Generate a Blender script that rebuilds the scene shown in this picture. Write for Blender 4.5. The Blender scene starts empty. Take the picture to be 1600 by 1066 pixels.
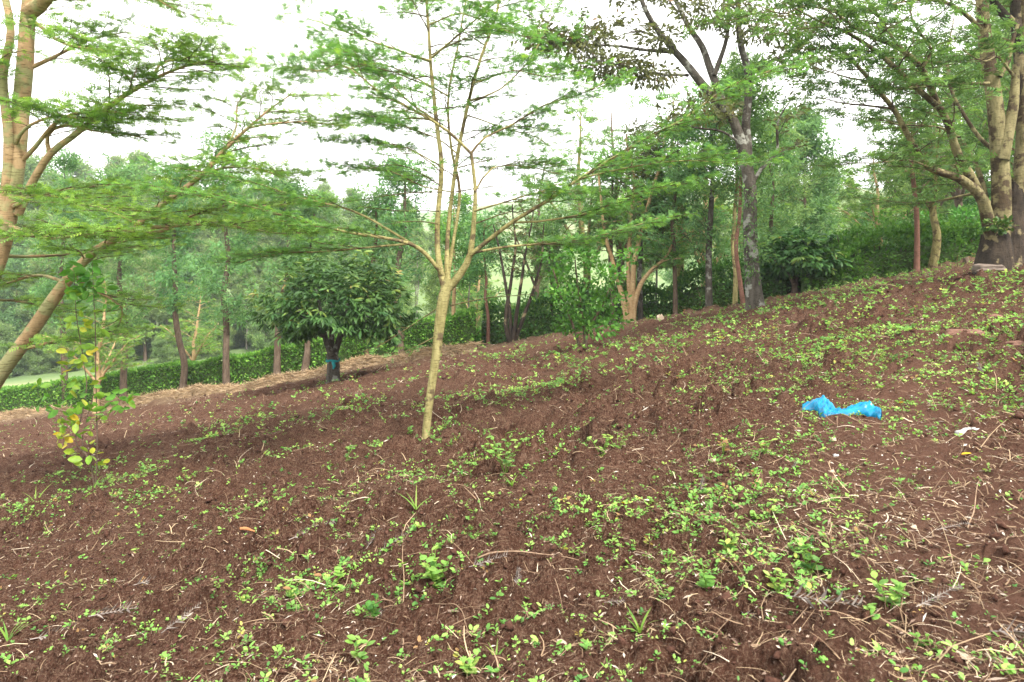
import bpy, math, random
import numpy as np
from mathutils import Vector

rng = np.random.default_rng(7)
random.seed(7)
C = bpy.context.scene.collection
sc = bpy.context.scene
R = math.radians

# ------------------------------------------------------------------ camera, sky, sun, exposure
CAMZ = 1.6
F = 1066.7            # focal length in photo pixels (24 mm lens)
HOR = 400.0           # photo row of the horizon
cam_d = bpy.data.cameras.new('camera'); cam = bpy.data.objects.new('camera', cam_d); C.objects.link(cam)
cam.location = (0, 0, CAMZ); cam.rotation_euler = (R(90), 0, 0)
cam_d.lens = 24; cam_d.sensor_width = 36; cam_d.shift_y = -(533 - HOR) / 1600
cam_d.clip_start = 0.05; cam_d.clip_end = 3000
cam_d.dof.use_dof = True; cam_d.dof.focus_distance = 7.0; cam_d.dof.aperture_fstop = 5.0
sc.camera = cam

SUN_EL, SUN_AZ = R(50), R(145)
world = bpy.data.worlds.new('World'); sc.world = world; world.use_nodes = True
nt = world.node_tree; nt.nodes.clear()
def N(nt, t, **kw):
    n = nt.nodes.new(t)
    for k, v in kw.items(): setattr(n, k, v)
    return n
L = nt.links.new
wo = N(nt, 'ShaderNodeOutputWorld'); bg = N(nt, 'ShaderNodeBackground'); sky = N(nt, 'ShaderNodeTexSky')
sky.sky_type = 'NISHITA'; sky.sun_disc = False; sky.sun_elevation = SUN_EL; sky.sun_rotation = SUN_AZ
bg.inputs['Strength'].default_value = 0.125
tc = N(nt, 'ShaderNodeTexCoord'); mp = N(nt, 'ShaderNodeMapping'); mp.inputs['Scale'].default_value = (1, 1, 2.2)
nz = N(nt, 'ShaderNodeTexNoise'); nz.inputs['Scale'].default_value = 1.6; nz.inputs['Detail'].default_value = 6
cr = N(nt, 'ShaderNodeValToRGB'); cr.color_ramp.elements[0].position = 0.30; cr.color_ramp.elements[1].position = 0.52
cr.color_ramp.elements[0].color = (0.72, 0.72, 0.72, 1); cr.color_ramp.elements[1].color = (0.97, 0.97, 0.97, 1)
mx = N(nt, 'ShaderNodeMix', data_type='RGBA'); mx.inputs[7].default_value = (10.9, 10.7, 10.5, 1)   # bright even cloud
L(tc.outputs['Generated'], mp.inputs[0]); L(mp.outputs[0], nz.inputs['Vector']); L(nz.outputs['Fac'], cr.inputs[0])
L(cr.outputs[0], mx.inputs[0]); L(sky.outputs[0], mx.inputs[6]); L(mx.outputs[2], bg.inputs[0]); L(bg.outputs[0], wo.inputs[0])

sd = bpy.data.lights.new('sun', 'SUN'); sun = bpy.data.objects.new('sun', sd); C.objects.link(sun)
sd.energy = 3.5; sd.angle = R(8); sd.color = (1.0, 0.95, 0.86)
sv = Vector((math.sin(SUN_AZ) * math.cos(SUN_EL), math.cos(SUN_AZ) * math.cos(SUN_EL), math.sin(SUN_EL)))
sun.rotation_euler = (-sv).to_track_quat('-Z', 'Y').to_euler(); sun.location = (0, 0, 40)
sc.view_settings.view_transform = 'Standard'; sc.view_settings.look = 'None'
sc.view_settings.exposure = 1.27; sc.view_settings.gamma = 1; sc.view_settings.use_curve_mapping = False
sc.render.engine = 'CYCLES'
sc.cycles.max_bounces = 8; sc.cycles.volume_bounces = 0; sc.cycles.transparent_max_bounces = 8

# ------------------------------------------------------------------ numpy noise
def _h(ix, iy, s):
    n = (ix.astype(np.int64) * 374761393 + iy.astype(np.int64) * 668265263 + s * 974634777) & 0xffffffff
    n = ((n ^ (n >> 13)) * 1274126177) & 0xffffffff
    return ((n ^ (n >> 16)) & 0xffff) / 65535.0
def vn(x, y, s=0):
    ix, iy = np.floor(x), np.floor(y); fx, fy = x - ix, y - iy
    fx = fx * fx * (3 - 2 * fx); fy = fy * fy * (3 - 2 * fy)
    a = _h(ix, iy, s); b = _h(ix + 1, iy, s); c = _h(ix, iy + 1, s); d = _h(ix + 1, iy + 1, s)
    return (a * (1 - fx) + b * fx) * (1 - fy) + (c * (1 - fx) + d * fx) * fy
def fbm(x, y, s=0, o=4):
    t = 0; a = .5; n = 0
    for i in range(o):
        t = t + a * vn(x, y, s + i * 7); n += a; a *= .5
        x, y = 1.62 * x + 1.18 * y + 3.1, -1.18 * x + 1.62 * y + 1.7
    return t / n
def ss(a, b, x):
    t = np.clip((x - a) / (b - a), 0, 1); return t * t * (3 - 2 * t)

# ------------------------------------------------------------------ terrain
EX = np.array([-60, -40, -21, -15.4, -10.7, -7.5, -3.8, -.8, 3.4, 5.5, 6.75, 8.7, 12, 20, 40, 80.])
EY = np.array([42, 34, 28.5, 26.8, 25, 24, 22.8, 21, 19.6, 18.6, 17.9, 17.4, 17.6, 19, 26, 40.])
def edge(x): return np.interp(x, EX, EY)
def base_h(x, y):
    x = np.asarray(x, float); y = np.asarray(y, float)
    s = y - edge(x)
    xc = 40 * np.tanh(x / 40)
    P = np.where(np.abs(x) < 12, .2 * x, .2 * np.sign(x) * (12 + 28 * np.tanh((np.abs(x) - 12) / 28))) - .05 * np.minimum(y, edge(x))
    P = P + .04 * np.clip(-11 - x, 0, 12) - .0012 * ss(0, 6, x) * np.clip(np.minimum(y, 40) - 10, 0, 40) ** 2
    P = P - np.clip(s, 0, 60) * (.05 + .09 * ss(-8, 4, x))
    Fz = -4 + .14 * 60 * np.tanh(x / 60) + .125 * (np.clip(y - 95, 0, 290)) - .03 * np.clip(y - 420, 0, 400)
    Fz = Fz + (fbm(x / 60, y / 60, 5) - .5) * 7 * ss(60, 160, y)
    w = ss(3, 42, s)
    return P * (1 - w) + Fz * w
def worley(x, y, s):
    ix, iy = np.floor(x), np.floor(y); best = np.full(np.shape(x), 9.); rid = np.zeros(np.shape(x))
    for dx in (-1, 0, 1):
        for dy in (-1, 0, 1):
            cx, cy = ix + dx, iy + dy; d = np.hypot(cx + _h(cx, cy, s) - x, cy + _h(cx, cy, s + 1) - y)
            k = d < best; best = np.where(k, d, best); rid = np.where(k, _h(cx, cy, s + 2), rid)
    return best, rid
def clods(x, y, s, part):
    d, q = worley(x, y, s); return np.sqrt(np.clip(1 - (d / .68) ** 2, 0, 1)) * np.clip(q - part, 0, 1) / (1 - part)
def path_w(x, y):   # trodden, smoother strip
    px = np.interp(y, [1, 2.4, 4.4, 6.5, 9], [1.3, 1.9, 2.6, 3.9, 5.6])
    return np.exp(-((x - px) / .75) ** 2) * ss(9, 6, y)
def rough(x, y):
    wx = x + .25 * fbm(x * 2, y * 2, 31, 3); wy = y + .25 * fbm(x * 2, y * 2, 37, 3)
    big = (fbm(wx * .9, wy * 1.3, 1, 3) - .5) * .13
    ridg = (1 - np.abs(2 * fbm(wx * 2.1, wy * 3.0, 11, 3) - 1)) ** 2 * .075
    wx = wx + .03 * vn(x * 14, y * 14, 33); wy = wy + .03 * vn(x * 14, y * 14, 35)
    clod = clods(wx * 4.2, wy * 4.8, 121, .40) * .13 + clods(wx * 1.7, wy * 2.6, 151, .45) * .08
    clod2 = clods(wx * 9, wy * 10, 131, .28) * .075 + clods(x * 21, y * 22, 141, .2) * .036
    clod2 = clod2 * (.3 + .7 * ss(17, 8, y)); clod = clod * (.5 + .5 * ss(24, 12, y))
    d = (vn(x * 31, y * 31, 25) - .5) * .024
    e = (vn(x * 68, y * 68, 27) - .5) * .015
    g = .35 + .9 * ss(.35, .65, fbm(x * .8, y * .8, 41, 2))
    k = 1 - .72 * path_w(x, y)
    s = y - edge(x); k2 = 1 - .75 * ss(-.5, 1.5, s)
    return (big + (ridg + (clod + clod2) * g) * k + (d + e) * (.5 + .5 * k)) * k2
def height(x, y): return base_h(x, y) + rough(np.asarray(x, float), np.asarray(y, float))

def at(u, v, Y):      # a photo pixel at a depth in metres -> place in the world
    return Vector(((u - 800) / F * Y, Y, CAMZ - (v - HOR) / F * Y))
def ground(u, v, lo=1.2, hi=60):   # where the sight line through a photo pixel meets the ground
    ys = np.geomspace(lo, hi, 900); xs = (u - 800) / F * ys; zs = CAMZ - (v - HOR) / F * ys
    d = zs - base_h(xs, ys)
    k = np.argmax(d < 0) if (d < 0).any() else len(ys) - 1
    y = ys[k]; x = xs[k]
    return Vector((x, y, float(height(x, y))))
def on(x, y): return Vector((x, y, float(height(x, y))))

# ------------------------------------------------------------------ mesh helpers
def mesh_np(name, V, Fs, mat=None, tint=None, smooth=False, extra=None, mats=None, mi=None):
    """Fs: list of (m,k) int arrays; tint: list of per-face arrays"""
    me = bpy.data.meshes.new(name)
    V = np.asarray(V, np.float32)
    me.vertices.add(len(V)); me.vertices.foreach_set('co', V.ravel())
    Fs = [np.asarray(f, np.int32) for f in Fs if len(f)]
    tot = np.concatenate([np.full(len(f), f.shape[1], np.int32) for f in Fs])
    idx = np.concatenate([f.ravel() for f in Fs])
    me.loops.add(len(idx)); me.loops.foreach_set('vertex_index', idx)
    me.polygons.add(len(tot)); st = np.zeros(len(tot), np.int32); st[1:] = np.cumsum(tot)[:-1]
    me.polygons.foreach_set('loop_start', st); me.polygons.foreach_set('loop_total', tot)
    if smooth: me.polygons.foreach_set('use_smooth', np.ones(len(tot), bool))
    if mi is not None: me.polygons.foreach_set('material_index', np.asarray(mi, np.int32))
    me.update(calc_edges=True)
    if tint is not None:
        a = me.attributes.new('tint', 'FLOAT', 'FACE'); a.data.foreach_set('value', np.asarray(tint, np.float32))
    if extra:
        for k, (dom, arr) in extra.items():
            a = me.attributes.new(k, 'FLOAT', dom); a.data.foreach_set('value', np.asarray(arr, np.float32))
    for m in (mats or ([mat] if mat else [])): me.materials.append(m)
    return me
def link(name, me, parent=None, loc=None):
    o = bpy.data.objects.new(name, me); C.objects.link(o)
    if parent: o.parent = parent
    if loc is not None: o.location = loc
    return o
def tag(o, label=None, cat=None, group=None, kind=None):
    if label: o['label'] = label
    if cat: o['category'] = cat
    if group: o['group'] = group
    if kind: o['kind'] = kind
    return o
def empty(name, loc, label, cat, group=None):
    o = bpy.data.objects.new(name, None); C.objects.link(o); o.location = loc; o.empty_display_size = .2
    return tag(o, label, cat, group)

class Wood:
    """tubes gathered into one mesh"""
    def __init__(s): s.v = []; s.f = []; s.t = []; s.n = 0
    def tube(s, pts, rad, sides=6, tint=.5, cap=False):
        P = np.array([tuple(p) for p in pts], float); r = np.asarray(rad, float)
        n = len(P); T = np.gradient(P, axis=0); T /= np.linalg.norm(T, axis=1)[:, None] + 1e-9
        ref = np.array([0, 0, 1.]) if abs(T[0][2]) < .8 else np.array([1., 0, 0])
        A = np.cross(T, ref); A /= np.linalg.norm(A, axis=1)[:, None] + 1e-9; B = np.cross(T, A)
        a = np.arange(sides) * 2 * math.pi / sides
        ring = P[:, None] + r[:, None, None] * (np.cos(a)[None, :, None] * A[:, None] + np.sin(a)[None, :, None] * B[:, None])
        i = np.arange(n - 1)[:, None] * sides; j = np.arange(sides)[None]; j2 = (j + 1) % sides
        q = np.stack([i + j, i + j2, i + sides + j2, i + sides + j], -1).reshape(-1, 4) + s.n
        s.v.append(ring.reshape(-1, 3)); s.f.append(q); s.t.append(np.full(len(q), tint)); s.n += n * sides
    def mesh(s, name, mat, smooth=True):
        return mesh_np(name, np.concatenate(s.v), [np.concatenate(s.f)], mat, np.concatenate(s.t), smooth)

def curve(pts, rad, step=.15, wob=0.0):
    """smooth (Catmull-Rom) resampling of a traced limb"""
    P = np.array([tuple(p) for p in pts], float); r = np.asarray(rad, float)
    if len(P) == 2: P = np.array([P[0], (P[0] + P[1]) / 2, P[1]]); r = np.array([r[0], (r[0] + r[-1]) / 2, r[-1]])
    if len(r) != len(P): r = np.interp(np.linspace(0, 1, len(P)), np.linspace(0, 1, len(r)), r)
    Q = np.vstack([2 * P[0] - P[1], P, 2 * P[-1] - P[-2]]); out = []; ro = []
    for i in range(len(P) - 1):
        p0, p1, p2, p3 = Q[i:i + 4]; m = max(2, int(np.linalg.norm(p2 - p1) / step))
        for t in np.arange(m) / m:
            out.append(.5 * (2 * p1 + (p2 - p0) * t + (2 * p0 - 5 * p1 + 4 * p2 - p3) * t * t + (3 * p1 - p0 - 3 * p2 + p3) * t ** 3)); ro.append(r[i] * (1 - t) + r[i + 1] * t)
    out.append(P[-1]); ro.append(r[-1]); out = np.array(out); ro = np.array(ro)
    if wob:
        w = rng.normal(0, wob, out.shape); w[0] = 0
        for _ in range(2): w[1:-1] = (w[:-2] + w[1:-1] + w[2:]) / 3
        out = out + w
    return out, ro

def frames(D, up=None, spin=0.0, tilt=0.0):
    """rotation matrices whose x axis is D, z axis near up"""
    D = D / (np.linalg.norm(D, axis=1)[:, None] + 1e-9); n = len(D)
    U = np.tile(np.array([0, 0, 1.]), (n, 1)) if up is None else up
    U = U + rng.normal(0, spin, (n, 3))
    Y = np.cross(U, D); Y /= np.linalg.norm(Y, axis=1)[:, None] + 1e-9
    Z = np.cross(D, Y)
    return np.stack([D, Y, Z], -1)
def scatter(tv, tf, locs, M, scale, tint=None):
    tv = np.asarray(tv, float); n = len(locs)
    s = np.asarray(scale, float)
    if s.ndim == 1: s = s[:, None]
    if s.shape[1] == 1: s = np.repeat(s, 3, 1)
    V = np.einsum('nij,nkj->nki', M, tv[None] * s[:, None, :]) + locs[:, None]
    outF = []; 
    F_ = np.asarray(tf, int)
    Fo = (F_[None] + (np.arange(n) * len(tv))[:, None, None]).reshape(-1, F_.shape[1])
    T = np.repeat(tint if tint is not None else rng.random(n), len(F_))
    return V.reshape(-1, 3), Fo, T
# leaf templates: x is the leaf's length
def t_feather(pairs=4, pl=.42, w=.12):
    v = [(0, -.02, 0), (0, .02, 0), (1, 0, 0)]; f = [(0, 1, 2)]
    for i in range(pairs):
        t = .1 + .8 * i / (pairs - 1); l = pl * (1 - .5 * abs(t - .45))
        for s in (-1, 1):
            k = len(v); v += [(t - w * .3, 0, 0), (t + w * .9, s * .04, .01), (t + l * .5, s * l, -.04)]; f.append((k, k + 1, k + 2))
    return np.array(v), np.array(f)
FEATHER = t_feather(4, .46, .17); FEATHER_LO = t_feather(3, .52, .26)
DIA = (np.array([(0, 0, 0), (.45, -.2, .05), (1, 0, -.08), (.45, .2, .05)]), np.array([(0, 1, 2), (0, 2, 3)]))
DIAW = (np.array([(0, 0, 0), (.5, -.32, .08), (1, 0, -.05), (.5, .32, .08)]), np.array([(0, 1, 2), (0, 2, 3)]))
LONG = (np.array([(0, 0, 0), (.4, -.13, .04), (.75, -.1, -.03), (1, 0, -.18), (.75, .1, -.03), (.4, .13, .04)]),
        np.array([(0, 1, 5), (1, 2, 5), (2, 4, 5), (2, 3, 4)]))
OVAL = (np.array([(0, 0, 0), (.25, -.24, .05), (.6, -.28, .04), (.88, -.14, -.01), (1, 0, -.06), (.88, .14, -.01), (.6, .28, .04), (.25, .24, .05), (.45, 0, -.03)]),
        np.array([(i, i + 1, 8) for i in range(7)] + [(7, 0, 8)]))
HEXL = (np.array([(0, 0, 0), (.3, -.26, .05), (.75, -.22, .02), (1, 0, -.06), (.75, .22, .02), (.3, .26, .05)]), np.array([(0, 1, 5), (1, 2, 5), (2, 4, 5), (2, 3, 4)]))
SPRAY = None
def t_spray():   # a small spray of seven narrow leaves, for crowns seen far away
    v = []; f = []
    r = np.random.default_rng(3)
    for i in range(6):
        a = r.uniform(0, 2 * math.pi); b = r.uniform(-.7, .9); d = np.array([math.cos(a) * math.cos(b), math.sin(a) * math.cos(b), math.sin(b)])
        sd_ = np.cross(d, r.normal(0, 1, 3)); sd_ /= np.linalg.norm(sd_); o = r.normal(0, .28, 3)
        k = len(v); v += [o, o + d * .5 + sd_ * .13, o + d * 1.0, o + d * .5 - sd_ * .13]; f += [(k, k + 1, k + 2), (k, k + 2, k + 3)]
    return np.array(v), np.array(f)
SPRAY = t_spray()

# ------------------------------------------------------------------ materials
def newmat(name):
    m = bpy.data.materials.new(name); m.use_nodes = True; t = m.node_tree; t.nodes.clear()
    return m, t, N(t, 'ShaderNodeOutputMaterial')
def ramp(t, fac, stops):
    r = N(t, 'ShaderNodeValToRGB'); e = r.color_ramp.elements
    while len(e) < len(stops): e.new(.5)
    for i, (p, c) in enumerate(stops): e[i].position = p; e[i].color = (*c, 1)
    t.links.new(fac, r.inputs[0]); return r.outputs[0]
def noise(t, scale, detail=4, vec=None, rough=.6, dist=0):
    n = N(t, 'ShaderNodeTexNoise'); n.inputs['Scale'].default_value = scale; n.inputs['Detail'].default_value = detail
    n.inputs['Roughness'].default_value = rough; n.inputs['Distortion'].default_value = dist
    if vec is not None: t.links.new(vec, n.inputs['Vector'])
    return n.outputs['Fac']
def mixc(t, fac, a, b, mode='MIX'):
    m = N(t, 'ShaderNodeMix', data_type='RGBA', blend_type=mode)
    for i, s in ((0, fac), (6, a), (7, b)):
        if isinstance(s, (int, float)): m.inputs[i].default_value = s
        elif isinstance(s, tuple): m.inputs[i].default_value = (*s, 1)
        else: t.links.new(s, m.inputs[i])
    return m.outputs[2]
def objvec(t, scale=(1, 1, 1)):
    c = N(t, 'ShaderNodeTexCoord'); m = N(t, 'ShaderNodeMapping'); m.inputs['Scale'].default_value = scale
    t.links.new(c.outputs['Object'], m.inputs[0]); return m.outputs[0]
def leafmat(name, stops, trans=.35, gloss=.55, vary=.35):
    m, t, out = newmat(name)
    a = N(t, 'ShaderNodeAttribute', attribute_name='tint')
    oi = N(t, 'ShaderNodeObjectInfo')
    base = ramp(t, a.outputs['Fac'], stops)
    n = noise(t, 1.3, 2, objvec(t)); hs = N(t, 'ShaderNodeHueSaturation')
    mr = N(t, 'ShaderNodeMapRange'); mr.inputs[1].default_value = .3; mr.inputs[2].default_value = .7; mr.inputs[3].default_value = 1 - vary; mr.inputs[4].default_value = 1 + vary
    t.links.new(n, mr.inputs[0]); t.links.new(mr.outputs[0], hs.inputs['Value']); t.links.new(base, hs.inputs['Color'])
    mh = N(t, 'ShaderNodeMapRange'); mh.inputs[3].default_value = .49; mh.inputs[4].default_value = .515
    t.links.new(oi.outputs['Random'], mh.inputs[0]); t.links.new(mh.outputs[0], hs.inputs['Hue'])
    p = N(t, 'ShaderNodeBsdfPrincipled'); p.inputs['Roughness'].default_value = gloss; p.inputs['Specular IOR Level'].default_value = .2
    t.links.new(hs.outputs[0], p.inputs['Base Color'])
    tr = N(t, 'ShaderNodeBsdfTranslucent'); t.links.new(mixc(t, 1.0, hs.outputs[0], (1.25, 1.25, .7), 'MULTIPLY'), tr.inputs[0])
    ms = N(t, 'ShaderNodeMixShader'); ms.inputs[0].default_value = trans
    t.links.new(p.outputs[0], ms.inputs[1]); t.links.new(tr.outputs[0], ms.inputs[2]); t.links.new(ms.outputs[0], out.inputs[0])
    return m
def barkmat(name, c1, c2, c3, scale=9, bump=.5, stretch=.35, spots=.68):
    m, t, out = newmat(name)
    v = objvec(t, (1, 1, stretch)); p = N(t, 'ShaderNodeBsdfPrincipled'); p.inputs['Roughness'].default_value = .9; p.inputs['Specular IOR Level'].default_value = .12
    n1 = noise(t, scale, 6, v); n2 = noise(t, scale * .35, 3, objvec(t)); n3 = noise(t, scale * 3, 5, v)
    col = ramp(t, n1, [(.35, c1), (.62, c2)])
    sp = ramp(t, n2, [(spots - .06, (0, 0, 0)), (spots, (1, 1, 1))])
    nl_ = noise(t, scale * 2.2, 5, objvec(t, (.5, .5, 3.2)), .7)
    col = mixc(t, 1.0, mixc(t, sp, col, c3), ramp(t, nl_, [(.36, (.45, .42, .38)), (.48, (1, 1, 1)), (.7, (1.0, 1.0, 1.0))]), 'MULTIPLY')
    t.links.new(col, p.inputs['Base Color'])
    b = N(t, 'ShaderNodeBump'); b.inputs['Strength'].default_value = bump; b.inputs['Distance'].default_value = .02
    t.links.new(n3, b.inputs['Height']); t.links.new(b.outputs[0], p.inputs['Normal']); t.links.new(p.outputs[0], out.inputs[0])
    return m
M = {}
M['fever'] = barkmat('yellow_green_bark', (.19, .165, .065), (.34, .30, .135), (.12, .09, .05), 13, .9, .3, .60)
M['fever_old'] = barkmat('olive_tan_bark', (.12, .105, .05), (.25, .215, .11), (.07, .05, .03), 11, 1, .22, .56)
M['fever_pink'] = barkmat('pinkish_bark', (.25, .165, .085), (.36, .25, .14), (.25, .235, .115), 7, .6, .4, .55)
M['twig'] = barkmat('olive_twig_bark', (.07, .058, .028), (.13, .105, .05), (.05, .038, .026), 14, .2)
M['dark'] = barkmat('grey_lichen_bark', (.045, .038, .03), (.10, .088, .072), (.24, .24, .21), 11, .9, .35, .6)
M['brown'] = barkmat('brown_bark', (.075, .052, .036), (.15, .11, .08), (.05, .038, .028), 12, .8, .25)
M['black'] = barkmat('blackened_bark', (.022, .018, .014), (.06, .045, .033), (.22, .18, .10), 9, 1, .4, .64)
M['red'] = barkmat('reddish_bark', (.13, .065, .045), (.21, .11, .08), (.08, .05, .04), 10, .6)
M['pale'] = barkmat('pale_tan_bark', (.34, .22, .11), (.46, .33, .18), (.17, .10, .06), 8, .5)
M['fartrunk'] = barkmat('grey_pole_bark', (.13, .12, .10), (.26, .24, .20), (.08, .07, .06), 5, .2)
M['acacia'] = leafmat('feathery_green_leaf', [(0, (.07, .16, .06)), (.5, (.14, .27, .075)), (.85, (.23, .40, .08)), (1, (.34, .48, .08))], .48)
M['acacia_bright'] = leafmat('bright_green_leaf', [(0, (.08, .18, .05)), (.5, (.15, .30, .06)), (1, (.29, .45, .08))], .45)
M['acacia_dark'] = leafmat('olive_green_leaf', [(0, (.06, .125, .045)), (.6, (.12, .22, .065)), (1, (.22, .34, .09))], .42)
M['olive'] = leafmat('bronze_olive_leaf', [(0, (.06, .065, .03)), (.5, (.10, .115, .045)), (.8, (.14, .165, .055)), (1, (.21, .13, .065))], .38)
M['mango'] = leafmat('glossy_dark_green_leaf', [(0, (.035, .09, .025)), (.6, (.08, .17, .04)), (.9, (.2, .27, .06)), (1, (.26, .20, .07))], .33, .5)
M['lime'] = leafmat('fresh_green_leaf', [(0, (.045, .13, .025)), (.6, (.09, .23, .04)), (1, (.17, .32, .06))], .4, .45)
M['sapling'] = leafmat('yellowing_leaf', [(0, (.07, .20, .03)), (.45, (.13, .29, .04)), (.75, (.26, .36, .04)), (.9, (.50, .42, .04)), (1, (.6, .40, .03))], .42, .4)
M['oak'] = leafmat('grey_green_feather_leaf', [(0, (.07, .15, .07)), (.5, (.13, .26, .10)), (1, (.24, .40, .14))], .45)
M['forest'] = leafmat('far_forest_leaf', [(0, (.10, .17, .07)), (.5, (.19, .28, .10)), (1, (.34, .43, .15))], .45)
M['hedge'] = leafmat('hedge_leaf', [(0, (.06, .16, .03)), (.5, (.13, .29, .05)), (1, (.30, .48, .09))], .35, .5)
M['bush'] = leafmat('bush_leaf', [(0, (.035, .10, .035)), (.5, (.08, .19, .045)), (1, (.18, .31, .07))], .4, .55)
M['weed'] = leafmat('seedling_leaf', [(0, (.09, .20, .05)), (.5, (.20, .36, .075)), (.85, (.36, .50, .12)), (.95, (.45, .42, .10)), (1, (.30, .16, .08))], .4, .5, .3)
M['grass'] = leafmat('grass_blade', [(0, (.10, .22, .04)), (.6, (.20, .34, .06)), (1, (.36, .38, .12))], .4)
M['straw'] = leafmat('dry_straw', [(0, (.14, .09, .055)), (.4, (.26, .18, .11)), (.8, (.42, .32, .20)), (1, (.55, .47, .36))], .1, .8, .15)
M['mulch'] = leafmat('dry_mulch', [(0, (.16, .10, .055)), (.5, (.30, .21, .12)), (1, (.48, .37, .23))], .1, .85, .25)
M['deadleaf'] = leafmat('dead_leaf', [(0, (.12, .075, .055)), (.5, (.30, .22, .17)), (.9, (.50, .44, .36)), (1, (.6, .57, .5))], .1, .8, .1)
M['frond'] = leafmat('grey_dry_frond', [(0, (.09, .075, .07)), (.5, (.17, .145, .13)), (1, (.30, .26, .23))], .05, .8, .1)

def soilmat():
    m, t, out = newmat('red_brown_soil')
    v = objvec(t); p = N(t, 'ShaderNodeBsdfPrincipled'); p.inputs['Roughness'].default_value = 1; p.inputs['Specular IOR Level'].default_value = .0
    n1 = noise(t, .9, 4, v); n2 = noise(t, 14, 8, v, .7); n3 = noise(t, 90, 6, v, .75); n4 = noise(t, 300, 3, v)
    c = ramp(t, n2, [(.28, (.038, .017, .011)), (.5, (.088, .042, .028)), (.74, (.185, .108, .075))])
    c = mixc(t, ramp(t, n1, [(.42, (0, 0, 0)), (.66, (.55, .55, .55))]), c, (.105, .057, .041))
    fl = ramp(t, n3, [(.52, (0, 0, 0)), (.64, (.8, .8, .8))])
    c = mixc(t, fl, c, (.27, .18, .125))
    crevice_shade = ramp(t, noise(t, 45, 6, v, .8, .5), [(.36, (1, 1, 1)), (.5, (0, 0, 0))])  # shade of crevices between crumbs, put into the soil colour by noise
    c = mixc(t, crevice_shade, c, (.022, .010, .007))
    for sx, sy, rz in ((9, 90, .4), (85, 10, 1.0)):   # short fibres of root and straw trodden into the soil
        mq = N(t, 'ShaderNodeMapping'); mq.inputs['Scale'].default_value = (sx, sy, 20); mq.inputs['Rotation'].default_value = (0, 0, rz); t.links.new(v, mq.inputs[0])
        nf = noise(t, 1.0, 3, mq.outputs[0], .7, 1.5)
        c = mixc(t, ramp(t, nf, [(.62, (0, 0, 0)), (.70, (.75, .75, .75))]), c, (.33, .24, .17))
    # dry litter colour near the edge of the field, grass past it
    g = N(t, 'ShaderNodeAttribute', attribute_name='grass'); l = N(t, 'ShaderNodeAttribute', attribute_name='litter')
    pw = N(t, 'ShaderNodeAttribute', attribute_name='trod')
    c = mixc(t, pw.outputs['Fac'], c, mixc(t, n2, (.10, .049, .034), (.17, .096, .07)))
    c = mixc(t, l.outputs['Fac'], c, ramp(t, n2, [(.3, (.10, .062, .04)), (.7, (.24, .17, .11))]))
    gc = ramp(t, n2, [(.3, (.06, .12, .03)), (.55, (.13, .21, .05)), (.75, (.26, .27, .11))])
    c = mixc(t, g.outputs['Fac'], c, gc)
    t.links.new(c, p.inputs['Base Color'])
    ad = N(t, 'ShaderNodeMath', operation='MULTIPLY_ADD'); ad.inputs[1].default_value = .45; t.links.new(n4, ad.inputs[0]); t.links.new(n3, ad.inputs[2])
    b = N(t, 'ShaderNodeBump'); b.inputs['Strength'].default_value = 1; b.inputs['Distance'].default_value = .03
    t.links.new(ad.outputs[0], b.inputs['Height']); t.links.new(b.outputs[0], p.inputs['Normal']); t.links.new(p.outputs[0], out.inputs[0])
    return m
M['soil'] = soilmat()
def valleymat():
    m, t, out = newmat('valley_grass')
    v = objvec(t); p = N(t, 'ShaderNodeBsdfPrincipled'); p.inputs['Roughness'].default_value = .95
    n1 = noise(t, .03, 4, v, .6, .4); n2 = noise(t, .5, 6, v)
    c = ramp(t, n1, [(.36, (.07, .14, .035)), (.5, (.13, .21, .06)), (.62, (.24, .27, .10)), (.74, (.36, .34, .17))])
    c = mixc(t, .5, c, mixc(t, n2, (.035, .08, .02), (.22, .28, .10)), 'MIX')
    far = N(t, 'ShaderNodeAttribute', attribute_name='pale')
    c = mixc(t, far.outputs['Fac'], c, ramp(t, n2, [(.35, (.27, .25, .11)), (.65, (.40, .36, .20))]))
    t.links.new(c, p.inputs['Base Color']); t.links.new(p.outputs[0], out.inputs[0]); return m
M['valley'] = valleymat()
def plain(name, col, rough=.7, col2=None, sc_=20, bump=.3, trans=0):
    m, t, out = newmat(name); p = N(t, 'ShaderNodeBsdfPrincipled'); p.inputs['Roughness'].default_value = rough; p.inputs['Specular IOR Level'].default_value = .5 if rough < .6 else .1
    n = noise(t, sc_, 5, objvec(t))
    t.links.new(ramp(t, n, [(.3, col), (.7, col2 or tuple(min(1, c * 1.35) for c in col))]), p.inputs['Base Color'])
    b = N(t, 'ShaderNodeBump'); b.inputs['Strength'].default_value = bump; b.inputs['Distance'].default_value = .01; t.links.new(n, b.inputs['Height']); t.links.new(b.outputs[0], p.inputs['Normal'])
    if trans:
        tr = N(t, 'ShaderNodeBsdfTranslucent'); tr.inputs[0].default_value = (*col, 1); ms = N(t, 'ShaderNodeMixShader'); ms.inputs[0].default_value = trans
        t.links.new(p.outputs[0], ms.inputs[1]); t.links.new(tr.outputs[0], ms.inputs[2]); t.links.new(ms.outputs[0], out.inputs[0])
    else: t.links.new(p.outputs[0], out.inputs[0])
    return m
M['blue'] = plain('blue_woven_plastic', (.0, .15, .34), .32, (.0, .30, .52), 9, .3, .1)
M['white'] = plain('white_thin_plastic', (.32, .30, .28), .5, (.6, .6, .6), 40, .3, .25)
M['inner'] = plain('inner_growth_painted_shade', (.022, .04, .012), .9, (.06, .10, .025), 14, .8)  # twiggy hedge core, with the shade inside the hedge put into its colour
M['rock'] = plain('red_brown_rock', (.11, .055, .038), .9, (.21, .125, .095), 9, 1)
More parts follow.
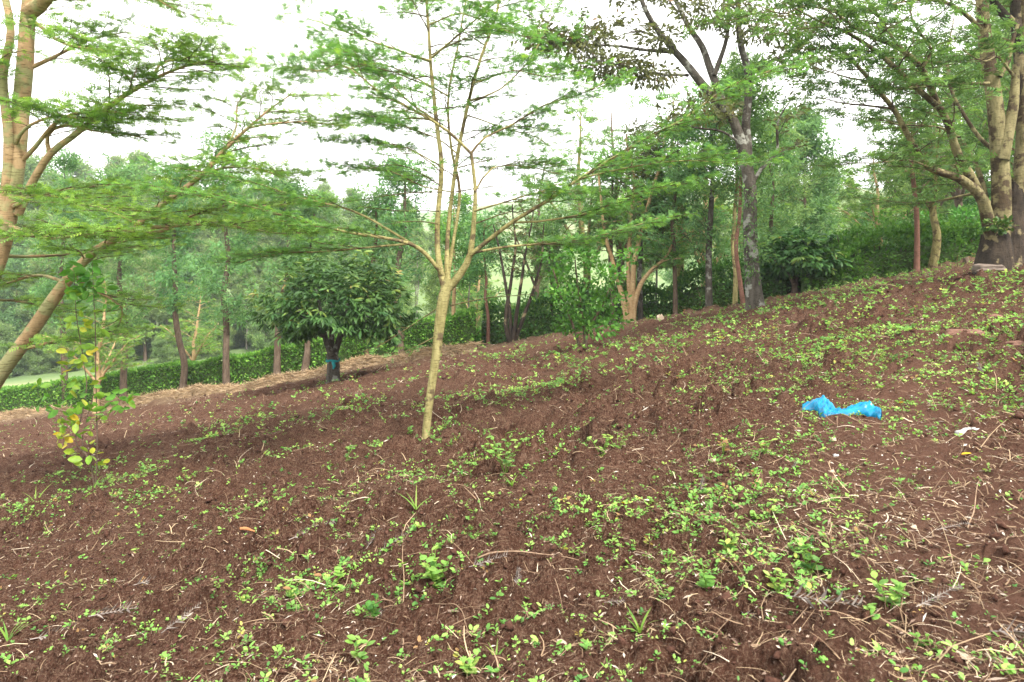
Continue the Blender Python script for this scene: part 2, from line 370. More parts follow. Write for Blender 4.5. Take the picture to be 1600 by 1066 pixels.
M['palerock'] = plain('pale_tan_stone', (.36, .27, .19), .85, (.5, .40, .30), 10, .5)
M['stick'] = plain('dry_tan_stick', (.16, .10, .065), .8, (.30, .21, .14), 40, .5)
M['redstem'] = plain('red_stem', (.25, .03, .04), .6, (.35, .06, .06), 30, .2)
M['teal'] = plain('teal_cloth', (.01, .20, .22), .7, (.03, .30, .32), 40, .3)
M['clod'] = plain('soil_clod', (.035, .016, .011), .95, (.10, .05, .035), 60, .9)
M['yellow'] = plain('yellow_leaf', (.62, .36, .02), .6, (.70, .46, .04), 30, .1, .3)
M['orangehusk'] = plain('orange_brown_husk', (.30, .12, .05), .8, (.42, .20, .09), 30, .5)
M['slab'] = plain('grey_brown_stone', (.12, .095, .08), .9, (.2, .16, .13), 12, .5)

# ------------------------------------------------------------------ ground
nr, nc = 540, 590
ys = np.linspace(1.1 ** -.5, 44 ** -.5, nr) ** -2.0; U_ = np.linspace(-1.25, 1.25, nc)
Yg, Ug = np.meshgrid(ys, U_, indexing='ij'); Xg = Ug * (Yg + .9)
Zg = height(Xg, Yg)
V = np.stack([Xg, Yg, Zg], -1).reshape(-1, 3)
i = (np.arange(nr - 1)[:, None] * nc + np.arange(nc - 1)[None]).ravel()
Fq = np.stack([i, i + 1, i + nc + 1, i + nc], -1)
s_ = Yg - edge(Xg); lx = ss(2, -4, Xg)
grass = ss(.8, 3.0, s_ + (fbm(Xg, Yg, 51) - .5) * 2)
litter = ss(-3.2, -.8, s_ + (fbm(Xg * 1.5, Yg * 1.5, 52) - .5) * 3) * (.35 + .65 * lx)
me = mesh_np('field_soil', V, [Fq], M['soil'], None, True, {'grass': ('POINT', grass.ravel()), 'litter': ('POINT', litter.ravel()), 'trod': ('POINT', (path_w(Xg, Yg) * .8).ravel())})
tag(link('field_ground', me), kind='structure')
gx = np.arange(-520, 521, 4.); gy = np.concatenate([np.arange(-60, 120, 3.), np.arange(120, 760, 8.)])
Yv, Xv = np.meshgrid(gy, gx, indexing='ij'); Zv = base_h(Xv, Yv)
Zv = Zv - 1.0 * ((Yv < 42) & (np.abs(Xv) < 1.22 * (Yv + .9) - 3) & (Yv > -2)) - .05
n1, n2 = Yv.shape; i = (np.arange(n1 - 1)[:, None] * n2 + np.arange(n2 - 1)[None]).ravel()
pale = ss(-8, -3, -np.abs(Yv - 47) + 4) * ss(-18, -26, Xv)
me = mesh_np('valley', np.stack([Xv, Yv, Zv], -1).reshape(-1, 3), [np.stack([i, i + 1, i + n2 + 1, i + n2], -1)], M['valley'], None, True, {'pale': ('POINT', pale.ravel())})
tag(link('valley_terrain', me), kind='structure')

# ------------------------------------------------------------------ tree growing
class Grow:
    def __init__(s, o=None):
        s.rs = 1.0; s.wood = Wood(); s.twig = Wood(); s.lp = []; s.ld = []
    def limb(s, pts, rad, sides=8, wob=0, step=.15, tw=False):
        P, r = curve(pts, np.asarray(rad, float) * s.rs, step, wob); (s.twig if tw else s.wood).tube(P, r, sides); return P, r
    def side(s, P, r, t0, t1, n, ln, prm, level=0, both=True):
        """spawn n side branches along polyline P"""
        if len(P) < 2: return
        seg = np.linalg.norm(np.diff(P, axis=0), axis=1); cum = np.r_[0, np.cumsum(seg)]; tot = cum[-1]
        for k in range(n):
            t = t0 + (t1 - t0) * (k + rng.random()) / n; d = t * tot; j = min(np.searchsorted(cum, d), len(P) - 1); j = max(j, 1)
            f = (d - cum[j - 1]) / (seg[j - 1] + 1e-9); p = P[j - 1] + (P[j] - P[j - 1]) * f; T = (P[j] - P[j - 1]) / (seg[j - 1] + 1e-9)
            rr = r[j - 1]
            if both and abs(T[2]) < .85:
                sd_ = np.cross(T, (0, 0, 1.)); sd_ /= np.linalg.norm(sd_); sg = 1 if k % 2 else -1
                ang = prm['ang'] * rng.uniform(.7, 1.3); dr = T * math.cos(ang) + sd_ * sg * math.sin(ang)
            else:
                a = rng.uniform(0, 2 * math.pi); dr = np.array([math.cos(a), math.sin(a), 0]) * math.sin(prm['ang0']) + T * math.cos(prm['ang0'])
            dr = dr + np.array([0, 0, prm['lift'] * rng.uniform(.3, 1.2)]); dr /= np.linalg.norm(dr)
            l = ln * rng.uniform(.6, 1.2) * (1 - prm.get('tip', .55) * t)
            s.branch(p, dr, l, min(rr * .55, l * .0095 + .0018), level, prm)
    def branch(s, p, d, l, r, level, prm):
        n = 6 if level == 0 else (4 if level == 1 else 3)
        pts = [np.array(p, float)]; d = np.array(d, float)
        for i in range(n):
            d = d + rng.normal(0, prm['wig'], 3) * np.array([1, 1, .6]); d[2] += (prm['flat'] - d[2]) * prm['fk']; d /= np.linalg.norm(d)
            pts.append(pts[-1] + d * l / n)
        P = np.array(pts); rr = np.linspace(r, r * .35 + .0012, n + 1)
        (s.wood if r > .012 else s.twig).tube(P, rr, 5 if r > .012 else 3)
        if level < prm['levels'] - 1:
            s.side(P, rr, .15 if level else .2, 1, max(2, int(l * prm['dens'][level])), l * prm['ratio'], prm, level + 1)
            if level >= prm['levels'] - 2: s.leaves(P, prm, .45)
        else: s.leaves(P, prm, .05)
    def leaves(s, P, prm, t0=0.05):
        seg = np.linalg.norm(np.diff(P, axis=0), axis=1); cum = np.r_[0, np.cumsum(seg)]; tot = cum[-1]
        m = max(2, int(tot * (1 - t0) / prm['gap'])); d = np.linspace(t0, 1, m) * tot
        p = np.stack([np.interp(d, cum, P[:, i]) for i in range(3)], -1); T = (P[-1] - P[0]) / (np.linalg.norm(P[-1] - P[0]) + 1e-9)
        sd_ = np.cross(T, (0, 0, 1.)); sd_ /= np.linalg.norm(sd_) + 1e-9
        sg = np.where(np.arange(m) % 2, 1, -1)[:, None]
        D = T * .75 + sd_ * sg * .8 + rng.normal(0, prm.get('ls', .3), (m, 3)) + np.array([0, 0, prm.get('droop', 0)])
        for q in range(prm.get('per', 1)):
            keep = rng.random(m) < prm.get('keep', 1.0)
            s.lp.append(p[keep] + rng.normal(0, prm.get('jit', .01), (keep.sum(), 3))); s.ld.append(D[keep] + (rng.normal(0, .5, (keep.sum(), 3)) if q else 0))
    def clump(s, c, rad, n, droop=0):   # leaves on the outside of a flattened lump
        q = rng.normal(0, 1, (n, 3)); q /= np.linalg.norm(q, axis=1)[:, None]; q *= rng.random(n)[:, None] ** .4
        s.lp.append(np.array(c) + q * np.array(rad)); s.ld.append(q + rng.normal(0, .5, (n, 3)) + np.array([0, 0, droop]))
    def foliage(s, name, mat, tmpl, size, parent=None, var=.35, spin=.25, tintbias=None, flat=False):
        p = np.concatenate(s.lp); D = np.concatenate(s.ld); n = len(p)
        tint = np.clip(rng.normal(.45, .22, n) if tintbias is None else tintbias(p) + rng.normal(0, .18, n), 0, 1)
        V, Fo, T = scatter(tmpl[0], tmpl[1], p, frames(D, spin=spin), size * rng.uniform(1 - var, 1 + var, n), tint)
        return mesh_np(name, V, [Fo], mat, T)
ntri = {}
def finish(g, root, trunk_mat, leaf_mat, tmpl, size, twig_mat=None, spin=.25, names=('trunk', 'branches', 'crown'), tb=None):
    inv = root.location
    def sh(lst): return [a - np.array(inv) for a in lst]
    if g.wood.v: g.wood.v = sh(g.wood.v); link(names[0], g.wood.mesh(names[0], trunk_mat), root)
    if g.twig.v: g.twig.v = sh(g.twig.v); link(names[1], g.twig.mesh(names[1], twig_mat or M['twig'], False), root)
    if g.lp:
        g.lp = sh(g.lp); link(names[2], g.foliage(names[2], leaf_mat, tmpl, size, spin=spin, tintbias=tb), root)
AC = dict(ang=.85, ang0=1.2, lift=.12, wig=.12, flat=.02, fk=.28, levels=3, dens=(7, 9), ratio=.42, gap=.026, ls=.3, jit=.012, tip=.45, per=2, keep=.8)

# ---- the young yellow-barked acacia in the middle
def px(l, Y0, Y1=None):
    n = len(l); Y1 = Y0 if Y1 is None else Y1
    return [at(u, v, Y0 + (Y1 - Y0) * i / (n - 1)) for i, (u, v) in enumerate(l)]
b = ground(664, 698); Y = b.y
root = empty('young_acacia_tree', b, 'slender yellow-barked acacia standing alone in the middle of the dug field', 'tree')
g = Grow()
g.limb([b - Vector((0, 0, .12))] + px([(666, 675), (672, 620), (681, 560), (688, 500), (695, 460), (702, 435)], Y), [.062, .046, .045, .048, .055, .066, .07, .055], 14, .003)
stems = {
 'A': (px([(697, 460), (686, 405), (684, 340), (690, 260), (682, 190), (673, 100), (667, 0), (655, -160)], Y, Y + .2), [.045, .034, .03, .028, .024, .02, .016, .01]),
 'B': (px([(700, 455), (698, 390), (706, 310), (716, 240), (732, 160), (752, 90), (777, 15), (800, -120)], Y, Y + .7), [.042, .026, .024, .024, .021, .018, .015, .008]),
 'C': (px([(702, 450), (722, 425), (736, 395), (741, 340), (742, 290), (736, 240)], Y, Y - .2), [.05, .043, .036, .026, .02, .018]),
 'G': (px([(696, 450), (708, 380), (718, 300), (706, 240), (700, 150), (718, 60), (735, -40)], Y, Y + .9), [.035, .02, .018, .016, .014, .012, .008]),
}
SP = {k: g.limb(p, r, 9, .008) for k, (p, r) in stems.items()}
limbs = [
 (px([(736, 240), (700, 205), (650, 175), (600, 150), (562, 118), (540, 92)], Y - .2, Y - .9), [.018, .015, .011, .006]),
 (px([(736, 240), (760, 215), (800, 197), (850, 168), (900, 150), (960, 120)], Y - .2, Y + .1), [.016, .013, .010, .005]),
 (px([(736, 398), (770, 370), (802, 346), (850, 318), (910, 278), (1000, 222), (1070, 185), (1140, 135), (1230, 100)], Y - .1, Y - .9), [.026, .024, .02, .016, .012, .006]),
 (px([(736, 396), (800, 384), (870, 378), (950, 365), (1030, 340)], Y - .1, Y + .7), [.018, .014, .009, .005]),
 (px([(692, 430), (665, 396), (640, 381), (600, 372), (540, 362), (470, 345), (390, 325), (310, 305), (230, 292)], Y, Y - 1.1), [.026, .023, .02, .016, .012, .008, .005]),
 (px([(640, 381), (590, 386), (520, 392), (440, 396), (370, 412)], Y, Y + .5), [.015, .012, .009, .005]),
 (px([(650, 385), (570, 338), (480, 312), (400, 286), (330, 272), (270, 262)], Y + .1, Y + .3), [.017, .014, .010, .006, .004]),
 (px([(673, 95), (640, 85), (590, 68), (530, 45), (480, 25)], Y + .1, Y - .5), [.014, .011, .008, .004]),
 (px([(675, 90), (710, 62), (745, 30), (790, -10)], Y + .1, Y - .6), [.014, .011, .008, .004]),
 (px([(683, 190), (640, 160), (600, 120), (560, 92), (520, 70)], Y + .1, Y + .9), [.014, .011, .008, .004]),
 (px([(690, 260), (640, 232), (600, 225), (540, 222)], Y + .1, Y + .8), [.010, .008, .006, .003]),
 (px([(733, 158), (780, 140), (830, 90), (860, 30), (900, -30)], Y + .4, Y + .9), [.014, .010, .007, .004]),
 (px([(742, 300), (770, 262), (830, 262), (880, 275)], Y - .2, Y + .5), [.012, .010, .007, .004]),
 (px([(668, 0), (620, -20), (560, -40), (500, -80)], Y + .2, Y - .3), [.012, .010, .007, .004]),
 (px([(800, 348), (860, 345), (930, 330), (1000, 300), (1080, 285)], Y - .2, Y - .9), [.014, .011, .008, .004]),
 (px([(910, 278), (980, 262), (1060, 250), (1150, 255)], Y - .5, Y - .9), [.010, .008, .006, .003]),
 (px([(742, 330), (790, 315), (850, 300), (900, 305)], Y - .2, Y - 1.0), [.012, .009, .007, .003]),
 (px([(714, 240), (680, 215), (640, 200), (600, 185), (560, 190)], Y + .2, Y + 1.3), [.010, .008, .006, .003]),
 (px([(706, 300), (660, 290), (610, 268), (560, 262), (530, 270)], Y + .2, Y + 1.5), [.010, .008, .006, .003]),
 (px([(728, 180), (790, 200), (840, 215), (870, 240)], Y + .4, Y + 1.5), [.010, .008, .006, .003]),
 (px([(741, 130), (800, 110), (850, 120), (890, 110)], Y + .4, Y - .4), [.010, .008, .006, .003]),
 (px([(668, 40), (720, 20), (770, 40), (820, 60)], Y + .2, Y - .5), [.010, .008, .006, .003]),
 (px([(700, 150), (640, 118), (590, 100), (545, 108), (500, 95)], Y + .5, Y + .2), [.012, .009, .006, .003]),
 (px([(562, 118), (530, 100), (500, 112), (460, 105)], Y - .9, Y - 1.1), [.007, .006, .005, .003]),
 (px([(775, 20), (730, 0), (690, -10), (640, 10)], Y + .6, Y + .2), [.010, .008, .006, .003]),
]
for p, r in limbs:
    P, rr = g.limb(p, r, 6, .012)
    g.side(P, rr, .25, 1, int(len(P) * .15 * 8) + 5, .68, {**AC, 'dens': (9, 12), 'tip': .35})
    g.leaves(P[len(P) // 2:], AC)
for k, t0 in (('A', .45), ('B', .4), ('G', .3)):
    P, rr = SP[k]; g.side(P, rr, t0, 1, 20, 1.15, {**AC, 'ang': 1.0, 'lift': .25}, both=False)
# thin bare lower twigs
for p in ([(684, 482), (640, 512), (590, 542), (560, 550)], [(682, 525), (640, 548), (600, 562)], [(703, 478), (760, 466), (835, 461)], [(690, 300), (640, 302), (570, 312), (540, 318)],
          [(686, 330), (620, 330), (560, 322)], [(742, 350), (800, 330), (830, 342)], [(688, 290), (640, 262), (600, 258), (555, 270)], [(690, 270), (650, 240), (610, 243), (560, 236)], [(716, 262), (770, 250), (820, 255)], [(712, 300), (770, 292), (815, 300)], [(684, 350), (650, 345), (600, 350)]):
    P, rr = g.limb(px(p, Y, Y - .2), [.008, .005, .002], 4, .01, tw=True)
    g.side(P, rr, .2, 1, 6, .3, {**AC, 'levels': 1, 'keep': .2})
finish(g, root, M['fever'], M['acacia'], FEATHER, .062, spin=.45)

# ---- the big pinkish acacia leaning in from the left edge
Y = 9.7
b = on(-9.3, Y - .1)
root = empty('leaning_acacia_tree', b, 'large pinkish-barked acacia leaning into the frame at the far left with long sweeping limbs', 'tree')
g = Grow(); g.rs = 1.26
T0 = g.limb([b - Vector((0, 0, .2)), at(-130, 640, Y), at(-60, 520, Y)] + px([(-4, 400), (18, 300), (30, 200), (38, 110), (44, 20), (52, -100), (60, -260)], Y), [.15, .13, .115, .105, .097, .09, .085, .075, .065, .05], 16, .006)
T1 = g.limb(px([(-2, 380), (10, 300), (14, 220), (6, 120), (18, 50), (0, -40), (-20, -160)], Y, Y - .4), [.07, .06, .052, .045, .04, .035, .025], 10, .01)
T2 = g.limb([b + Vector((.1, 0, .1))] + px([(-60, 690), (-20, 620), (5, 578), (42, 528), (80, 472), (112, 430), (150, 392), (195, 366), (250, 322), (310, 277), (350, 236), (388, 200), (425, 168), (455, 148)], Y, Y - .3), [.12, .10, .085, .08, .076, .07, .062, .05, .038, .034, .030, .026, .02, .016, .01, .007], 12, .008)
T3 = g.limb(px([(28, 335), (50, 285), (78, 240), (110, 214), (145, 188), (190, 152), (240, 124), (290, 104), (335, 92)], Y, Y - .6), [.05, .042, .037, .033, .03, .026, .02, .014, .009], 10, .008)
L = [
 (px([(240, 124), (250, 100), (285, 90), (310, 85)], Y - .3), [.018, .012, .006]),
 (px([(45, 20), (70, 0), (95, -40), (150, -90)], Y, Y - .8), [.09, .075, .06, .03]),
 (px([(38, 110), (80, 92), (140, 60), (200, 50)], Y, Y + .3), [.03, .02, .012, .006]),
 (px([(20, 235), (40, 200), (90, 180), (150, 190)], Y, Y - .9), [.025, .018, .012, .006]),
 (px([(78, 240), (75, 212), (100, 196), (150, 205), (230, 215)], Y - .1, Y - .4), [.025, .018, .012, .006]),
 (px([(35, 250), (90, 190), (130, 175), (190, 172)], Y, Y - 1.0), [.028, .02, .013, .006]),
 (px([(15, 325), (60, 305), (130, 318), (210, 345)], Y, Y - 1.6), [.025, .018, .012, .006]),
 (px([(8, 350), (60, 372), (120, 368), (190, 355)], Y - .2, Y - 2.2), [.025, .018, .012, .006]),
 (px([(195, 366), (260, 352), (330, 350), (420, 362), (500, 366)], Y - .1, Y - 1.4), [.03, .022, .015, .009, .005]),
 (px([(195, 366), (250, 362), (320, 330), (400, 322), (480, 318)], Y - .1, Y + .8), [.028, .022, .015, .009, .005]),
 (px([(310, 277), (350, 262), (400, 262), (450, 280)], Y - .2, Y - .9), [.016, .012, .008, .004]),
 (px([(350, 236), (370, 200), (372, 160), (400, 140)], Y - .2, Y + .6), [.014, .011, .008, .004]),
 (px([(388, 200), (430, 195), (480, 190), (530, 195)], Y - .2, Y + .3), [.014, .011, .008, .004]),
 (px([(30, 545), (60, 540), (105, 528), (160, 520)], Y, Y - .3), [.03, .022, .012, .006]),
 (px([(110, 430), (150, 455), (190, 480), (180, 520)], Y, Y + .6), [.018, .014, .010, .005]),
 (px([(20, 180), (-20, 120), (-40, 60)], Y, Y - .5), [.03, .02, .012]),
 (px([(100, 440), (60, 430), (0, 445), (-50, 460)], Y, Y + .5), [.02, .015, .008]),
 (px([(44, 30), (60, 40), (100, 70), (160, 80)], Y, Y - .8), [.03, .02, .012, .006]),
 (px([(70, 0), (140, -20), (220, -10), (280, 20)], Y - .4, Y - 1.0), [.03, .02, .012, .006]),
 (px([(0, 400), (60, 400), (150, 395), (230, 385)], Y + .3, Y + 1.6), [.025, .02, .012, .006]),
 (px([(-40, 470), (20, 470), (70, 480), (110, 500)], Y + .3, Y + 1.2), [.02, .015, .01, .005]),
 (px([(20, 300), (80, 300), (160, 290), (250, 300)], Y + .3, Y + 1.6), [.025, .02, .012, .006]),
]
for p, r in L:
    P, rr = g.limb(p, r, 6, .015)
    g.side(P, rr, .2, 1, int(len(P) * .15 * 5) + 4, .98, {**AC, 'dens': (6.5, 8.5), 'gap': .038, 'tip': .35})
    g.leaves(P[len(P) // 2:], AC)
for (P, rr), t0 in ((T3, .45), (T2, .55)):
    g.side(P, rr, t0, 1, 28, 1.25, {**AC, 'gap': .038, 'tip': .3})
g.side(T0[0], T0[1], .65, 1, 6, 1.2, {**AC, 'gap': .036}, both=False)
finish(g, root, M['fever_pink'], M['acacia_bright'], FEATHER, .086, spin=.45)
L = nt.links.new

# ---- the giant many-stemmed acacia at the right
b = ground(1562, 432); Y = b.y
root = empty('giant_acacia_tree', b, 'huge many-stemmed acacia with blackened foot and yellow limbs at the right edge', 'tree')
g = Grow()
def blk(p, r, s=12):
    gb = Wood(); gb.tube(*curve(p, r, .12, .016), s); gb.v = [a - np.array(b) for a in gb.v]
    tag(link('blackened_bark', gb.mesh('blackened_bark', M['black']), root), 'charred dark stretch of stem')
blk([b - Vector((.1, 0, .3)), at(1553, 425, Y), at(1556, 400, Y), at(1556, 365, Y)], [.40, .34, .31, .23], 16)
blk([b + Vector((.2, 0, -.3)), at(1578, 420, Y + .1), at(1578, 380, Y + .1), at(1584, 330, Y + .1), at(1592, 288, Y + .1)], [.38, .32, .25, .2, .14], 14)
blk(px([(1598, 170), (1596, 110), (1592, 60), (1588, 0), (1592, -60)], Y + .15), [.12, .125, .11, .10, .08])
blk(px([(1592, 45), (1570, 22), (1552, 0), (1530, -40)], Y + .1), [.08, .075, .065, .05])
S1 = g.limb(px([(1552, 405), (1560, 370), (1564, 320), (1562, 250), (1552, 150), (1540, 70), (1534, 10), (1530, -80), (1510, -200)], Y), [.22, .20, .17, .15, .135, .12, .105, .09, .06], 14, .01)
S2 = g.limb(px([(1586, 340), (1592, 290), (1598, 230), (1600, 160), (1604, 80), (1600, 0), (1610, -150)], Y + .1), [.15, .14, .13, .11, .10, .09, .06], 12, .01)
S3 = g.limb(px([(1566, 250), (1574, 210), (1584, 160), (1588, 100)], Y - .1), [.12, .11, .09, .06], 10, .01)
S4 = g.limb(px([(1562, 120), (1575, 95), (1580, 70), (1590, 40)], Y - .2), [.05, .045, .035, .03], 8, .01)
B = [
 (px([(1556, 395), (1545, 350), (1532, 305), (1500, 280), (1455, 262), (1428, 225), (1395, 170), (1362, 128), (1338, 102), (1310, 75), (1280, 52)], Y, Y - 1.2), [.13, .12, .10, .08, .065, .055, .048, .04, .03, .02, .01]),
 (px([(1540, 320), (1515, 275), (1495, 235), (1480, 190), (1463, 158), (1440, 110), (1405, 75), (1350, 50), (1310, 20), (1280, -20)], Y, Y - 1.8), [.10, .085, .075, .065, .06, .05, .042, .034, .024, .012]),
 (px([(1475, 175), (1430, 135), (1385, 95), (1340, 60), (1290, 35), (1240, 12)], Y - .8, Y - 2.2), [.055, .048, .04, .03, .02, .01]),
 (px([(1548, 345), (1535, 290), (1515, 240), (1500, 215)], Y + .1, Y + .5), [.06, .05, .04, .03]),
 (px([(1442, 105), (1455, 78), (1440, 55), (1425, 30), (1420, -20)], Y - 1.2, Y - 1.5), [.03, .027, .022, .016, .008]),
 (px([(1550, 130), (1505, 130), (1460, 133), (1400, 140)], Y, Y - 1.5), [.035, .028, .02, .01]),
 (px([(1540, 55), (1490, 10), (1440, 0), (1380, 10)], Y, Y - 1), [.05, .035, .022, .01]),
 (px([(1500, 215), (1470, 200), (1420, 195), (1360, 190)], Y, Y + 1.0), [.03, .022, .015, .008]),
 (px([(1455, 262), (1420, 250), (1370, 255), (1330, 270)], Y - .5, Y - 1.6), [.022, .018, .012, .006]),
 (px([(1530, 300), (1480, 310), (1430, 320), (1380, 315)], Y, Y + 1.2), [.03, .022, .015, .008]),
 (px([(1395, 170), (1350, 165), (1310, 160), (1270, 150)], Y - 1.0, Y - .5), [.022, .018, .012, .006]),
 (px([(1362, 128), (1330, 122), (1290, 110), (1240, 100)], Y - 1.0, Y - 1.9), [.02, .016, .011, .006]),
 (px([(1405, 75), (1370, 20), (1330, -30)], Y - 1.4, Y - 1), [.028, .02, .01]),
 (px([(1310, 20), (1260, 10), (1220, 20), (1170, 5)], Y - 1.6, Y - 2.4), [.02, .015, .01, .005]),
 (px([(1562, 240), (1530, 215), (1490, 150), (1480, 90), (1490, 30)], Y + .1, Y + 1.6), [.05, .04, .03, .022, .012]),
 (px([(1600, 220), (1640, 160), (1690, 110)], Y, Y + 1), [.06, .045, .02]),
 (px([(1585, 120), (1560, 90), (1540, 95), (1500, 80)], Y - .3, Y - 1.3), [.03, .022, .015, .008]),
]
for p, r in B:
    P, rr = g.limb(p, r, 8, .02)
    g.side(P, rr, .3, 1, int(len(P) * .15 * 2.6) + 4, 1.5, {**AC, 'dens': (5, 7), 'gap': .055, 'ratio': .42, 'tip': .4, 'wig': .17, 'keep': .65})
for (P, rr) in (S1, S2): g.side(P, rr, .55, 1, 14, 1.9, {**AC, 'dens': (4, 5), 'gap': .06, 'lift': .25}, both=False)
finish(g, root, M['fever_old'], M['acacia_dark'], FEATHER_LO, .115, spin=.45)
# climbing leaves where the stems part
g2 = Grow(); g2.clump(np.array(at(1562, 352, Y - .35)) - np.array(b), (.28, .15, .12), 160)
link('climber', g2.foliage('climber', M['mango'], OVAL, .09), root)

# ---- the dark lichen-barked tree with bronze leaves
b = ground(1180, 488); Y = b.y
root = empty('lichen_barked_tree', b, 'tall dark tree with white lichen on its bark and bronze-olive leaf clumps', 'tree')
g = Grow()
BR = dict(ang=.8, ang0=1.1, lift=.35, wig=.16, flat=.12, fk=.15, levels=3, dens=(3.6, 5), ratio=.45, gap=.05, ls=.5, jit=.04, tip=.4, droop=-.3, per=2)
T = g.limb([b - Vector((0, 0, .2))] + px([(1180, 478), (1175, 430), (1172, 350), (1172, 290), (1162, 240), (1148, 192), (1126, 155)], Y), [.32, .22, .175, .155, .145, .13, .11, .09], 14, .01)
F3 = g.limb(px([(1168, 262), (1166, 200), (1170, 130), (1158, 72), (1152, 15), (1162, -50), (1170, -140)], Y, Y + .4), [.12, .10, .085, .075, .06, .05, .03], 10, .015)
F1 = g.limb(px([(1140, 180), (1102, 138), (1072, 100), (1050, 76), (1020, 35), (1003, 0), (985, -60)], Y, Y - .3), [.12, .10, .085, .075, .06, .05, .03], 10, .012)
F2 = g.limb(px([(1128, 160), (1112, 112), (1098, 75), (1078, 45), (1062, 12), (1042, -30), (1030, -90)], Y, Y + .8), [.10, .085, .075, .065, .055, .045, .03], 10, .012)
DL = [
 (px([(1052, 82), (1010, 78), (960, 73), (905, 70), (860, 62), (838, 58)], Y, Y - .8), [.045, .038, .03, .022, .014, .008], 2.4),
 (px([(1075, 118), (1040, 116), (1000, 108), (960, 100), (920, 92)], Y, Y - 1.2), [.04, .033, .026, .018, .008], 2.4),
 (px([(1116, 118), (1132, 72), (1138, 20), (1141, -30), (1150, -90)], Y, Y + .3), [.06, .05, .042, .035, .02], 1.6),
 (px([(1170, 118), (1195, 98), (1235, 82), (1285, 45)], Y, Y - .4), [.05, .042, .034, .015], 2.0),
 (px([(1158, 55), (1180, 40), (1200, 15), (1250, 10)], Y, Y + .4), [.045, .036, .028, .014], 2.0),
 (px([(1050, 72), (1020, 55), (990, 50), (950, 62)], Y - .1, Y + .8), [.03, .024, .018, .008], 2.0),
 (px([(1060, 20), (1045, 0), (1040, -30)], Y + .4, Y + .6), [.03, .025, .015], 1.6),
 (px([(1003, 0), (970, -10), (930, -5)], Y - .2, Y - .6), [.03, .02, .01], 2.0),
 (px([(1170, 300), (1190, 262), (1215, 235), (1215, 190), (1240, 150)], Y, Y - .2), [.055, .045, .035, .022, .012], 1.2),
 (px([(1165, 230), (1130, 205), (1090, 200), (1050, 195)], Y, Y - .5), [.035, .026, .018, .008], 1.6),
 (px([(1150, 15), (1120, -10), (1090, 5)], Y + .2, Y - .7), [.03, .02, .01], 2.0),
]
for p, r, d in DL:
    P, rr = g.limb(p, r, 7, .02); g.side(P, rr, .35, 1, int(len(P) * .15 * d) + 4, 1.25, BR)
for (P, rr) in (F1, F2, F3): g.side(P, rr, .6, 1, 7, 1.5, BR, both=False)
for c, rd, n in (((900, 66), (.95, .7, .28), 520), ((850, 62), (.45, .5, .22), 260), ((955, 105), (.9, .7, .28), 520), ((1020, 118), (.6, .6, .25), 300), ((1030, 60), (.5, .5, .3), 200), ((1110, 20), (.9, .8, .3), 420), ((1200, 40), (1.1, .8, .35), 520), ((1250, 90), (.8, .7, .3), 350), ((1100, 170), (.8, .8, .3), 260)):
    g.clump(at(*c, Y - .4), rd, int(n * 1.5), -.4)
finish(g, root, M['dark'], M['olive'], DIA, .14, M['dark'], .8)
# climbing creeper on its trunk
g2 = Grow()
for k in range(11): g2.clump(np.array(at(1172 + rng.normal(0, 5) + 8 * (k % 2), 300 + k * 13, Y - .1)) - np.array(b), (.28, .22, .22), 70, -.6)
link('creeper', g2.foliage('creeper', M['acacia_dark'], DIA, .09, spin=.8), root)

